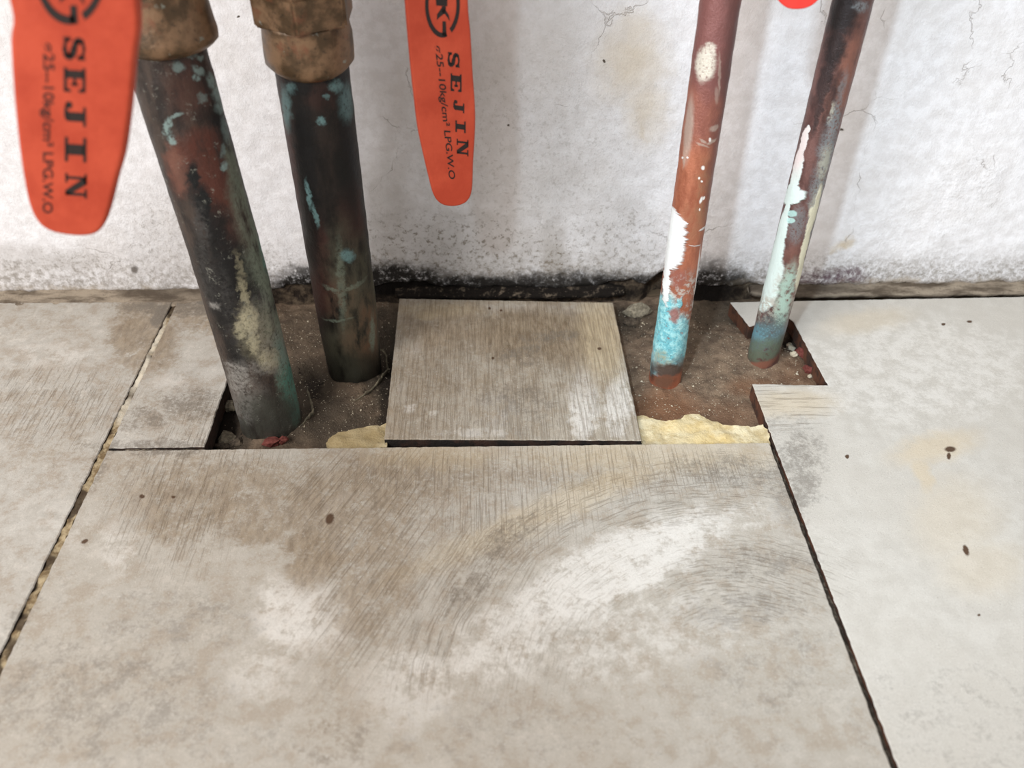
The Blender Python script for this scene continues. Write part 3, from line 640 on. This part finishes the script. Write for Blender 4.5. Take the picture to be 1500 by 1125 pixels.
c = k.mix(c, srgb(150, 142, 108), k.mul(k.blobs([(968, 522, 9, 9, 0, .8), (970, 532, 18, 5, 0, .6)], soft=.5, w=(.002, 300)), k.rng(n3, .3, .6)))
c = k.mix(c, srgb(88, 78, 70), k.blobs([(978, 543, 30, 9, 0, .95), (1000, 535, 12, 12, 0, .7)], soft=.4, w=(.003, 260)))
c = k.mix(c, srgb(118, 84, 66), k.blobs([(972, 560, 16, 9, 0, .95)], soft=.4, w=(.003, 260)))
c = k.mix(c, srgb(60, 48, 42), k.blobs([(1000, 562, 9, 14, 0, .8), (955, 545, 3, 12, 0, .8)], soft=.5, w=(.002, 260)))
pm = k.ma('MAXIMUM', paint, edge)
c = k.mix(c, srgb(222, 222, 219), pm)
k.bump(k.ma('ADD', k.ma('ADD', n1, k.mul(n2, .5)), k.ma('ADD', k.mul(pm, 1.0), k.mul(turq, n3, 2.0))), .0006, .8)
M_P3 = k.done(c, k.ma('MAXIMUM', k.rng(n1, .3, .7, .34, .5, smooth=False), k.mul(k.ma('MAXIMUM', pm, turq), .75)), k.rng(k.ma('MAXIMUM', pm, turq), 0, 1, .3, 0), .5)
pip3 = new_pipe('p3', 'copper_pipe', prof(.008, -.006, .216, 110, extra=lambda z: .0003 * math.exp(-((z - .02) / .012) ** 2)), M_P3, wb(13, .00022),
                label='thin orange copper pipe, white paint patch and turquoise corroded foot, beside cover tile', category='pipe')

# pipe 4: thin brown pipe with mint-white paint and a cream seam
k = Mat('brown_copper_with_mint_paint', 'pipe', rad=.0079, w2d=pipe_uv('p4'))
n1 = k.noise(200, 6, .65, stretch=(1, 1, .4)); n2 = k.noise(900, 6, .7); n3 = k.noise(350, 6, .75, off=3)
c = k.mix(srgb(88, 60, 56), srgb(116, 82, 76), k.rng(n1, .35, .65))
c = k.mix(c, srgb(140, 92, 76), k.mul(k.blobs([(1245, 90, 18, 50, 14, .8), (1228, 150, 16, 50, 14, .7), (1160, 400, 14, 40, 12, .5), (1252, 30, 14, 20, 0, .5)], soft=.6, w=W), k.rng(n1, .3, .55)))
c = k.mix(c, srgb(26, 24, 26), k.blobs([(1232, 20, 26, 40, 10, .95), (1222, 70, 16, 40, 13, .9), (1207, 120, 12, 50, 14, .8), (1215, 160, 8, 60, 14, .55), (1198, 165, 6, 30, 14, .7)], soft=.5, w=W))
c = k.mix(c, srgb(130, 136, 138), k.mul(k.blobs([(1222, 180, 8, 30, 12, .9), (1213, 225, 10, 40, 12, .9), (1200, 280, 9, 40, 12, .85), (1190, 335, 7, 40, 12, .8), (1234, 130, 5, 26, 12, .5), (1167, 330, 12, 26, 10, .6), (1262, 10, 10, 8, 0, .7), (1180, 380, 6, 30, 12, .5)], soft=.5, w=(.0025, 260)), k.rng(n2, .34, .54)))
c = k.mix(c, srgb(186, 184, 168), k.mul(k.blobs([(1208, 240, 7, 26, 14, .7), (1196, 300, 6, 26, 12, .6), (1218, 165, 3, 14, 12, .8)], soft=.5, w=(.0025, 260)), k.rng(n3, .34, .54)))
mint = k.blobs([(1166, 250, 7, 36, 12, 1), (1177, 208, 5, 24, 14, 1), (1160, 276, 9, 8, 12, 1), (1184, 188, 3, 6, 0, 1), (1156, 288, 13, 12, 0, 1), (1142, 345, 7, 40, 13, 1), (1134, 375, 8, 36, 13, 1), (1127, 405, 10, 32, 14, 1), (1120, 432, 12, 26, 14, 1), (1167, 289, 7, 9, 0, 1),
                (1151, 312, 4, 24, 13, 1)], soft=.12, w=(.0012, 500, (.3, 1, 1)))
c = k.mix(c, k.mix(srgb(204, 217, 211), srgb(216, 202, 198), k.blob(1170, 215, 16, 40, 12, soft=.6)), mint)
c = k.mix(c, srgb(178, 212, 206), k.blobs([(1160, 313, 7, 5, 0, .95), (1158, 323, 6, 4, 0, .95)], soft=.2, w=(.0006, 400)))
cream = k.blobs([(1197, 300, 3, 28, 12, 1), (1187, 330, 4, 30, 14, 1), (1179, 365, 4, 34, 14, 1), (1172, 400, 3, 26, 14, 1), (1192, 312, 6, 10, 20, 1)], soft=.25, w=(.0012, 300))
c = k.mix(c, srgb(208, 202, 176), cream)
c = k.mix(c, srgb(176, 170, 158), k.mul(k.blobs([(1125, 455, 40, 22, 0, .9), (1150, 420, 16, 26, 12, .6)], soft=.4, w=(.004, 260)), k.rng(n3, .42, .54)))
c = k.mix(c, srgb(172, 200, 186), k.mul(k.blobs([(1152, 430, 10, 40, 14, .9), (1146, 460, 10, 22, 14, .8)], soft=.5, w=(.003, 260)), k.rng(n3, .32, .5)))
c = k.mix(c, srgb(116, 168, 182), k.mul(k.blobs([(1100, 470, 10, 30, 10, .95), (1108, 490, 24, 14, 0, .9), (1112, 500, 30, 14, 0, .7), (1098, 440, 5, 20, 10, .8)], soft=.45, w=(.004, 260)), k.rng(n3, .34, .48)))
c = k.mix(c, srgb(92, 106, 106), k.mul(k.blobs([(1130, 480, 24, 18, 0, .8), (1135, 495, 20, 20, 0, .7)], soft=.5, w=(.004, 260)), k.rng(n2, .35, .55)))
c = k.mix(c, srgb(104, 116, 98), k.mul(k.blobs([(1115, 515, 34, 18, 0, .9)], soft=.4, w=(.003, 260)), k.rng(n3, .32, .5)))
c = k.mix(c, srgb(142, 94, 76), k.blobs([(1105, 537, 26, 6, 0, .95)], soft=.4, w=(.002, 260)))
pm = k.ma('MAXIMUM', mint, cream)
k.bump(k.ma('ADD', k.ma('ADD', n1, k.mul(n2, .5)), k.mul(pm, 1.2)), .0006, .8)
M_P4 = k.done(c, k.ma('MAXIMUM', k.rng(n1, .3, .7, .34, .55, smooth=False), k.mul(pm, .6)), k.rng(pm, 0, 1, .3, 0), .5)
pip4 = new_pipe('p4', 'copper_pipe', prof(.0079, -.006, .405, 180), M_P4, wb(19, .00022),
                label='thin brown copper pipe with mint-white paint and cream seam, rightmost of the four', category='pipe')

# ------------------------------------------------------------------ valves
k = Mat('tarnished_brass', 'obj')
n1 = k.noise(110, 6, .6); n2 = k.noise(500, 6, .7)
c = k.mix(srgb(76, 58, 38), srgb(128, 100, 74), k.rng(n1, .38, .64)); c = k.mix(c, srgb(48, 38, 28), k.rng(n2, .54, .7, 0, .7))
c = k.mix(c, srgb(120, 74, 52), k.rng(k.noise(90, 4, .6, off=4), .55, .66, 0, .6))
c = k.mix(c, srgb(150, 160, 150), k.rng(k.noise(160, 5, .6, off=9), .66, .72, 0, .6))
k.bump(k.ma('ADD', n1, k.mul(n2, .5)), .0006, .6); M_BRASS = k.done(c, k.rng(n1, .3, .7, .35, .55, smooth=False), .35, .5)
k = Mat('orange_vinyl_grip', 'obj'); n1 = k.noise(500, 5, .6); n2 = k.noise(60, 4, .6)
c = k.mix(srgb(172, 60, 35), srgb(188, 73, 46), k.rng(n2, .35, .65)); c = k.mix(c, srgb(240, 150, 120), k.rng(k.noise(420, 5, .7, off=3), .69, .74, 0, .6))
k.bump(n1, .0004, .4); M_ORANGE = k.done(c, .5, 0, .35)
k = Mat('red_vinyl_grip', 'obj'); M_RED = k.done(k.mix(srgb(214, 48, 40), srgb(228, 62, 52), k.noise(200)), .45, 0, .4)
k = Mat('black_print', 'obj'); M_INK = k.done(k.mix(srgb(30, 24, 22), srgb(46, 34, 30), k.noise(900, 3, .5)), .6, 0, .3)

def hexprism(r, z0, z1, rot):
    pr = []; bm = bmesh.new()
    vs0 = [bm.verts.new((r * math.sin(rot + i * math.pi / 3), -r * math.cos(rot + i * math.pi / 3), z0)) for i in range(6)]
    f = bm.faces.new(vs0); g = bmesh.ops.extrude_face_region(bm, geom=[f]); 
    for v in g['geom']:
        if isinstance(v, bmesh.types.BMVert): v.co.z = z1
    bmesh.ops.bevel(bm, geom=list(bm.edges), offset=.0009, segments=2, affect='EDGES')
    return from_bm(bm, 'hex_nut')
def plane_frame(origin, yaw):
    """lever plane: vertical, turned by yaw; returns pixel -> (a, z) on it and the frame matrix"""
    n = Vector((math.sin(yaw), -math.cos(yaw), 0)); ax = Vector((math.cos(yaw), math.sin(yaw), 0)); o = Vector(origin)
    mw = Matrix(((ax.x, 0, -n.x, o.x), (ax.y, 0, -n.y, o.y), (0, 1, 0, o.z), (0, 0, 0, 1)))  # local x along, local y up, local z = away from viewer
    def f(px, py):
        d = Vector(ray(px, py)); c = Vector(CAM); t = (o - c).dot(n) / d.dot(n); h = c + d * t - o
        return (h.dot(ax), h.z)
    return f, n, ax, o
def lever(outline_px, f, n, ax, o, thick, m, name, parent, inv, bev=.0013, extra=()):
    pts = [f(*q) for q in outline_px] + list(extra)
    # smooth the outline (closed Catmull-Rom)
    P_ = []
    L = len(pts)
    for i in range(L):
        p0, p1, p2, p3 = (Vector(pts[(i + d) % L]) for d in (-1, 0, 1, 2))
        for t in (0, .25, .5, .75):
            P_.append(.5 * ((2 * p1) + (p2 - p0) * t + (2 * p0 - 5 * p1 + 4 * p2 - p3) * t * t + (3 * p1 - p0 - 3 * p2 + p3) * t ** 3))
    bm = bmesh.new()
    vs = [bm.verts.new(inv @ (o + ax * p.x + Vector((0, 0, p.y)))) for p in P_]
    fc = bm.faces.new(vs); g = bmesh.ops.extrude_face_region(bm, geom=[fc])
    off = inv.to_3x3() @ (-n * thick)
    for v in g['geom']:
        if isinstance(v, bmesh.types.BMVert): v.co += off
    bmesh.ops.recalc_face_normals(bm, faces=bm.faces)
    big = [e for e in bm.edges if any(len(fa.verts) > 8 for fa in e.link_faces)]
    bmesh.ops.bevel(bm, geom=big, offset=bev, segments=4, affect='EDGES', profile=.6)
    me = from_bm(bm, name, True); return link(name, me, m, parent)

GL = {
 'I': [[(0, 0), (1, 0), (1, .14), (0, .14)], [(0, .86), (1, .86), (1, 1), (0, 1)], [(.28, .1), (.72, .1), (.72, .9), (.28, .9)]],
 'E': [[(0, 0), (.95, 0), (.95, .14), (0, .14)], [(0, .86), (.95, .86), (.95, 1), (0, 1)], [(.1, .1), (.44, .1), (.44, .9), (.1, .9)],
       [(.44, .44), (.72, .44), (.72, .56), (.44, .56)], [(.62, .34), (.74, .34), (.74, .66), (.62, .66)], [(.82, .1), (1, 0), (1, .32), (.9, .32)], [(.9, .68), (1, .68), (1, 1), (.82, .9)]],
 'J': [[(.2, .88), (1, .88), (1, 1), (.2, 1)], [(.42, .16), (.8, .16), (.8, .9), (.42, .9)], [(.42, .2), (.3, .12), (.1, .16), (.08, .08), (.3, 0), (.6, 0), (.76, .08), (.8, .2)], [(0, .14), (.06, .06), (.2, .06), (.28, .16), (.28, .3), (.18, .38), (.04, .34), (0, .26)]],
 'N': [[(0, .9), (.42, .9), (.42, 1), (0, 1)], [(.62, .9), (1, .9), (1, 1), (.62, 1)], [(0, 0), (.38, 0), (.38, .1), (0, .1)], [(.12, .05), (.24, .05), (.24, .95), (.12, .95)], [(.78, 0), (.9, 0), (.9, .95), (.78, .95)],
       [(.08, 1), (.42, 1), (.9, .12), (.9, 0), (.7, 0)]],
}
def stroke(pts, wd):
    out = []
    for (a, b), w0 in zip(zip(pts, pts[1:]), wd):
        a = Vector(a); b = Vector(b); n_ = Vector((-(b - a).y, (b - a).x)).normalized() * w0 / 2; e = (b - a).normalized() * .03
        out.append([tuple(a - n_ - e), tuple(b - n_ + e), tuple(b + n_ + e), tuple(a + n_ - e)])
    return out
sp = [(.88, .74), (.76, .90), (.5, .95), (.24, .88), (.14, .72), (.24, .58), (.5, .50), (.76, .42), (.87, .27), (.76, .11), (.5, .05), (.24, .1), (.12, .26)]
GL['S'] = stroke(sp, [.14, .12, .14, .22, .26, .26, .3, .26, .26, .2, .14, .12]) + [[(.8, .66), (.96, .66), (.96, 1), (.84, 1)], [(.04, 0), (.16, 0), (.2, .34), (.04, .34)]]

def decal(polys_px, f, n, ax, o, inv, name, parent):
    v = []; fc = []
    for poly in polys_px:
        s0 = len(v)
        for q in poly:
            a, z = f(*q); v.append(inv @ (o + ax * a + Vector((0, 0, z)) + n * .00012))
        fc.append(tuple(range(s0, len(v))))
    return link(name, mesh(name, v, fc, False), M_INK, parent)
def letter(ch, x0, y0, x1, y1, sl=0.0):
    return [[(x0 + b * (x1 - x0) + a * sl, y0 + a * (y1 - y0) + b * 2.0) for a, b in poly] for poly in GL[ch]]
def ringmark(cx, cy, rx, ry, th, g0, g1, steps=44, scale=1.0):
    """oval ring with a gap near its lower right, and the bar-and-arrow mark within it"""
    out = []
    for i in range(steps):
        a0 = 2 * math.pi * i / steps; a1 = 2 * math.pi * (i + 1) / steps; am = (a0 + a1) / 2
        if g0 < math.degrees(am) < g1: continue
        t0 = th * (1 + .45 * abs(math.sin(am)) ** 2)
        q = lambda a, d: (cx + (rx - d) * math.cos(a), cy + (ry - d) * math.sin(a))
        out.append([q(a0, 0), q(a1, 0), q(a1, t0), q(a0, t0)])
    s = scale
    out += [[(cx - 11 * s, cy - 22 * s), (cx + 7 * s, cy - 22 * s), (cx + 7 * s, cy + 2 * s), (cx - 9 * s, cy + 1 * s)],
            [(cx - 1 * s, cy + 2 * s), (cx + 5 * s, cy + 2 * s), (cx + 5 * s, cy + 10 * s), (cx - 1 * s, cy + 10 * s)],
            [(cx - 1 * s, cy + 4 * s), (cx + 4 * s, cy + 12 * s), (cx - 3 * s, cy + 17 * s), (cx - 8 * s, cy + 22 * s), (cx - 8 * s, cy + 14 * s)],
            [(cx + 2 * s, cy + 4 * s), (cx + 9 * s, cy + 14 * s), (cx + 11 * s, cy + 24 * s), (cx + 4 * s, cy + 14 * s), (cx, cy + 11 * s)],
            [(cx + 0 * s, cy + 24 * s), (cx + 5 * s, cy + 24 * s), (cx + 6 * s, cy + ry - 1), (cx + 0 * s, cy + ry - 3)]]
    return out
def small_print(text, pa, pb, hgt_px, f, n, ax, o, inv, parent):
    """one line of small lettering running down the grip from pixel pa to pixel pb"""
    cu = bpy.data.curves.new('lettering', 'FONT'); cu.body = text; cu.size = 1; cu.offset = .012
    to = bpy.data.objects.new('tmp', cu); COL.objects.link(to); bpy.context.view_layer.update()
    me = bpy.data.meshes.new_from_object(to.evaluated_get(bpy.context.evaluated_depsgraph_get())); bpy.data.objects.remove(to)
    w_ = max(v.co.x for v in me.vertices); hh = .7
    A = Vector(f(*pa)); B = Vector(f(*pb)); C_ = Vector(f(pa[0] + hgt_px, pa[1] + 1))
    for v in me.vertices:
        q = A + (B - A) * (v.co.x / w_) + (C_ - A) * (v.co.y / hh)
        v.co = inv @ (o + ax * q.x + Vector((0, 0, q.y)) + n * .00012)
    return link('small_lettering', me, M_INK, parent)

def valve_root(key, z, **tags):
    p = PIPES[key]; o = p['mw'] @ Vector((0, 0, z + .009)); r = empty('ball_valve', o, **tags)
    r.rotation_mode = 'QUATERNION'; r.rotation_quaternion = p['mw'].to_quaternion(); return r, (Matrix.Translation(o) @ p['mw'].to_quaternion().to_matrix().to_4x4()).inverted()

def body(root, r0, z0):
    """round valve body above the frame, with neck and packing nut towards -y"""
    v, f = lathe([(r0 * .95, z0), (r0 * 1.0, z0 + .006), (r0 * 1.35, z0 + .014), (r0 * 1.5, z0 + .026), (r0 * 1.35, z0 + .038), (r0 * 1.0, z0 + .046), (r0 * .95, z0 + .056)], 40)
    link('valve_body', mesh('valve_body', v, f), M_BRASS, root)
def rod(root, a, b, r, name, m, seg=20):
    a = Vector(a); b = Vector(b); v, f = lathe([(r, 0), (r, (b - a).length)], seg)
    q = Vector((0, 0, 1)).rotation_difference((b - a).normalized()); v = [q @ Vector(x) + a for x in v]
    me = mesh(name, v, f, True); me.set_sharp_from_angle(angle=math.radians(40)); return link(name, me, m, root)

# valve on the blackened pipe
r1, inv1 = valve_root('p1', .1650, label='tarnished brass valve on the blackened far-left pipe, big blurred orange lever hanging nearest the camera', category='valve')
wv = lambda an, z: .0004 * nz(math.sin(an), math.cos(an), z * 90, 1.3, 3) + .0005 * math.exp(-(z / .003) ** 2) * math.sin(3 * an + 1)
v, f_ = lathe([(.0143, -.0005), (.0156, .0003), (.0176, .002), (.0180, .005), (.0174, .009), (.0170, .014), (.0170, .03), (.0172, .042), (.015, .044)], 64, wv)
link('sleeve', mesh('sleeve', v, f_), M_BRASS, r1)
link('hex_nut', hexprism(.0215, .044, .056, .2), M_BRASS, r1)
body(r1, .019, .056)
f, n, ax, o = plane_frame((-.098, -.19, .20), 0.0)
out1 = [(12, 0), (14, 60), (18, 125), (24, 190), (31, 245), (41, 297), (54, 325), (74, 340), (104, 346), (130, 346), (147, 337), (158, 312), (170, 265), (181, 225), (190, 160), (196, 90), (200, 0)]
zt = .262; aL = f(12, 0)[0]; aR = f(200, 0)[0]
lv = lever(out1, f, n, ax, o, .0042, M_ORANGE, 'lever', r1, inv1, extra=[(aR + .0005, .04), (aR - .002, .062), ((aL + aR) / 2 + .004, .072), ((aL + aR) / 2 - .004, .072), (aL + .002, .062), (aL - .0005, .04)])
pol = ringmark(103, -38, 51, 74, 9, 62, 78, scale=1.9)
for ch, y in zip('SEJIN', (52, 98, 148, 200, 253)): pol += letter(ch, 92 + y * .015, y, 124 + y * .012, y + 36)
lt = decal(pol, f, n, ax, o, inv1, 'lettering', lv)
small_print('ø25--10kg/cm² LPG.W.O', (64, 62), (63, 312), 16, f, n, ax, o, inv1, lv)
hub = inv1 @ Vector((-.0995, -.186, .262)); bdy = Vector((0, -.016, .082))
rod(r1, bdy, hub, .0065, 'stem', M_BRASS)

# valve on the dark brown pipe
r2, inv2 = valve_root('p2', .1512, label='tarnished brass valve on the second thick pipe, orange lettered lever at its right', category='valve')
v, f_ = lathe([(.0143, -.001), (.0155, 0), (.0172, .0022), (.0174, .006), (.0172, .012), (.0166, .017), (.0166, .0185)], 64, wv)
link('sleeve', mesh('sleeve', v, f_), M_BRASS, r2)
link('hex_nut', hexprism(.0198, .0178, .031, 0), M_BRASS, r2)
v, f_ = lathe([(.0163, .031), (.0163, .048), (.015, .0485)], 48); link('neck', mesh('neck', v, f_), M_BRASS, r2)
body(r2, .018, .048)
f, n, ax, o = plane_frame((-.017, -.085, .15), math.radians(14))
out2 = [(594, 0), (598, 50), (603, 105), (608, 150), (613, 190), (621, 228), (629, 262), (636, 287), (646, 299), (660, 303), (675, 301), (686, 294), (692, 278), (694, 235), (697, 172), (693, 105), (690, 50), (686, 0)]
aL = f(594, 0)[0]; aR = f(686, 0)[0]; zz0 = f(594, 0)[1]
lv2 = lever(out2, f, n, ax, o, .0036, M_ORANGE, 'lever', r2, inv2, bev=.0011, extra=[(aR + .0003, zz0 + .03), (aR - .0015, zz0 + .05), ((aL + aR) / 2 + .003, zz0 + .058), ((aL + aR) / 2 - .003, zz0 + .058), (aL + .0015, zz0 + .05), (aL - .0003, zz0 + .03)])
pol = ringmark(648, 7, 25.5, 48, 5.0, 60, 76)
for ch, b in zip('SEJIN', ((656, 75, 673, 98), (660, 107, 676, 133), (664, 146, 680, 164), (667, 176, 682, 193), (669, 203, 686, 227))): pol += letter(ch, *b)
decal(pol, f, n, ax, o, inv2, 'lettering', lv2)
small_print('ø25--10kg/cm² LPG.W.O', (637, 66), (658, 262), 10, f, n, ax, o, inv2, lv2)
hub = inv2 @ Vector((-.020, -.079, .212)); rod(r2, Vector((.014, -.004, .072)), hub, .005, 'stem', M_BRASS)

# valve on the orange thin pipe: only the tip of its red lever reaches into view
r3, inv3 = valve_root('p3', .205, label='small brass valve on the orange thin pipe, red lever tip at the top edge', category='valve')
v, f_ = lathe([(.0080, 0), (.0105, .0005), (.0112, .003), (.0112, .016), (.010, .018)], 48); link('sleeve', mesh('sleeve', v, f_), M_BRASS, r3)
link('hex_nut', hexprism(.0135, .018, .027, .1), M_BRASS, r3); body(r3, .0125, .027)
f, n, ax, o = plane_frame((.10, -.10, .2), 0)
out3 = [(1138, -30), (1138, -5), (1147, 8), (1160, 14), (1180, 13), (1195, 5), (1204, -8), (1208, -30)]
aL = f(1138, -30)[0]; aR = f(1208, -30)[0]; z3 = f(1138, -30)[1]
lever(out3, f, n, ax, o, .0032, M_RED, 'lever', r3, inv3, bev=.001, extra=[(aR, z3 + .03), (aR - .003, z3 + .05), ((aL + aR) / 2, z3 + .055), (aL + .003, z3 + .05), (aL, z3 + .03)])
rod(r3, Vector((0, -.010, .05)), inv3 @ Vector(((.097), -.097, z3 + .242)), .004, 'stem', M_BRASS)

# ------------------------------------------------------------------ loose bits in the openings
def stone_mat(name, a, b):
    k = Mat(name, 'obj'); n_ = k.noise(500, 6, .7); k.bump(n_, .0008, .8); return k.done(k.mix(a, b, k.rng(n_, .35, .65)), .85, 0, .25)
M_REDC = stone_mat('red_clay', srgb(96, 46, 40), srgb(124, 70, 62))
M_GREY = stone_mat('grey_rubble', srgb(98, 90, 76), srgb(150, 140, 120))
M_PALE = stone_mat('pale_rubble', srgb(186, 172, 146), srgb(214, 204, 182))
M_DARKR = stone_mat('dark_rubble', srgb(58, 50, 42), srgb(96, 84, 70))
def at(px, py, size, sq): q = fl(px, py, -.0085); return (q[0], q[1], bed_h(q[0], q[1]) + size * sq * .45)
def bit(px, py, size, m, seed, label, cat='rubble', name='rubble_piece', squash=(1, .8, .6), rot=0, group=None, up=0):
    l = at(px, py, size, squash[2]); t = dict(label=label, category=cat)
    if group: t['group'] = group
    return rock(name, (l[0], l[1], l[2] + up), size, m, seed, squash, 2, rot, **t)
bit(400, 651, .0040, M_REDC, 1.0, 'red clay fragment at the foot of the blackened far-left pipe', 'fragment', 'clay_fragment', (1, .6, .5), .2, up=.001)
bit(416, 648, .0028, M_REDC, 5.0, 'smaller red clay fragment at the foot of the blackened pipe, right of its larger mate', 'fragment', 'clay_fragment', (.8, .6, .7), .8, up=.0008)
bit(330, 630, .0055, M_GREY, 2.0, 'grey rubble lump left of the blackened pipe foot, lowest of that pile', squash=(.8, 1.1, .6), rot=.3)
bit(322, 645, .0036, M_DARKR, 8.3, 'dark rubble chip in the front left corner of the left opening', squash=(1, .8, .5))
bit(338, 594, .0042, M_GREY, 3.3, 'grey rubble piece wedged between small tile and blackened pipe', squash=(.8, .8, .7), rot=1.1)
bit(345, 645, .0030, M_DARKR, 9.1, 'dark rubble chip right against the foot of the blackened pipe', squash=(1, .8, .6))
bit(933, 458, .0075, M_GREY, 4.2, 'grey mortar lump at the top right corner of the cover tile', squash=(1, .55, .55), rot=-.1)
bit(925, 470, .0050, M_DARKR, 6.2, 'dark flat lump beside the right edge of the cover tile', squash=(1.0, .7, .4), rot=.2)
bit(1161, 497, .0034, M_PALE, 6.0, 'cream pebble between the rightmost pipe and the right cut tile edge', 'pebble', 'pebble', (.7, 1.1, .7), .2, up=.001)
bit(1162, 520, .0022, M_PALE, 7.7, 'orange-tinged pale crumb below the cream pebble by the right cut edge', 'pebble', 'pebble', (1, .8, .6), .2, up=.0006)
bit(1187, 550, .0014, M_PALE, 2.7, 'tiny white crumb in the right corner of the right opening', 'pebble', 'pebble', (1, .8, .6), .2, up=.0006)
bit(1173, 520, .0036, M_REDC, 11.0, 'red clay flake leaning on the right cut tile edge, upper of two', 'fragment', 'clay_fragment', (.35, 1.3, .7), .5, up=.0016)
bit(1182, 543, .0032, M_REDC, 12.4, 'red clay flake leaning on the right cut tile edge, lower of two', 'fragment', 'clay_fragment', (.4, 1.0, .7), .5, up=.0014)
bit(184, 577, .0011, M_REDC, 14.0, 'tiny red chip lying in the cream left grout joint', 'fragment', 'clay_fragment', (1, .7, .5), .5, up=.0088)
bit(421, 433, .0016, M_PALE, 15.0, 'white crumb at the wall foot between the two thick pipes', 'pebble', 'pebble', (1, .8, .6), .5, up=.0005)

# curled sealant scraps round the feet of the thick pipes
def curl(pts_px, z0, hgt, wd, m, sd, **t):
    V = []; Fc = []
    pp = [Vector((*fl(*q, z0)[:2], 0)) for q in pts_px]; Q = []
    for i in range(len(pp) - 1):
        for s_ in range(6): Q.append(pp[i].lerp(pp[i + 1], s_ / 6))
    Q.append(pp[-1]); N = len(Q)
    for i, q in enumerate(Q):
        d = (Q[min(i + 1, N - 1)] - Q[max(i - 1, 0)]).normalized(); nn = Vector((-d.y, d.x, 0)); tp = math.sin(math.pi * (i + .4) / (N - .2)) ** .6
        hh = hgt * tp * (1 + .5 * nz(q.x, q.y, sd, 300, 2)); b = bed_h(q.x, q.y) - .0008; w2_ = wd * tp * .5
        jx = nn * .0006 * nz(q.x, q.y, sd + 2, 400, 2)
        for a, c_ in ((-w2_, b), (w2_, b), (w2_ * .6 + .0006, b + hh), (-w2_ * .3 + .0006, b + hh * 1.05)): V.append(q + nn * a + jx + Vector((0, 0, c_)))
    for i in range(N - 1):
        for j in range(4): a = i * 4 + j; b = i * 4 + (j + 1) % 4; Fc.append((a, b, b + 4, a + 4))
    Fc.append((3, 2, 1, 0)); Fc.append(tuple((N - 1) * 4 + j for j in range(4)))
    return link('sealant_scrap', mesh('sealant_scrap', V, Fc), m, **t)
M_SEAL = stone_mat('grey_sealant', srgb(84, 80, 66), srgb(128, 118, 98))
curl([(553, 508), (565, 520), (566, 538), (556, 556), (545, 568), (530, 578), (512, 585)], -.0085, .0030, .0012, M_SEAL, 3, label='curled grey sealant scrap around the right of the second thick pipe foot', category='sealant')
curl([(446, 560), (455, 590), (457, 604), (450, 615), (438, 626)], -.0085, .0030, .0014, M_SEAL, 6, label='curled grey sealant scrap against the right of the blackened pipe foot', category='sealant')

# countless pale grit grains on the mortar bed
V = []; Fc = []
rnd = random.Random(5)
ic = [(0, 0, 1), (1, 0, 0), (0, 1, 0), (-1, 0, 0), (0, -1, 0), (0, 0, -1)]; fi = [(0, 1, 2), (0, 2, 3), (0, 3, 4), (0, 4, 1), (5, 2, 1), (5, 3, 2), (5, 4, 3), (5, 1, 4)]
cnt = 0
while cnt < 2600:
    if rnd.random() < .6: px, py = rnd.uniform(905, 1200), rnd.uniform(455, 612)
    else: px, py = rnd.uniform(400, 572), rnd.uniform(440, 640)
    q = fl(px, py, -.009)
    if any(math.hypot(q[0] - p['b'][0], q[1] - p['b'][1]) < p['r'] for p in PIPES.values()): continue
    if -.051 < q[0] < .073 or q[0] > .165 or (q[0] > .127 and q[1] < -.082): continue
    s_ = abs(rnd.gauss(.00006, .00013)) + .00006; s_ = min(s_ * (3 if rnd.random() < .02 else 1), .0008); z = bed_h(q[0], q[1]) + s_ * .3; a = rnd.uniform(0, 6.3); b0 = len(V)
    for x, y, zz in ic:
        x *= rnd.uniform(.6, 1.3); y *= rnd.uniform(.6, 1.3)
        V.append((q[0] + s_ * (x * math.cos(a) - y * math.sin(a)), q[1] + s_ * (x * math.sin(a) + y * math.cos(a)), z + s_ * zz * .8))
    Fc += [tuple(b0 + i for i in t) for t in fi]; cnt += 1
link('grit', mesh('grit', V, Fc, False), M_PALE, kind='stuff', label='pale sand grains scattered over the brown mortar bed in both openings', category='grit')
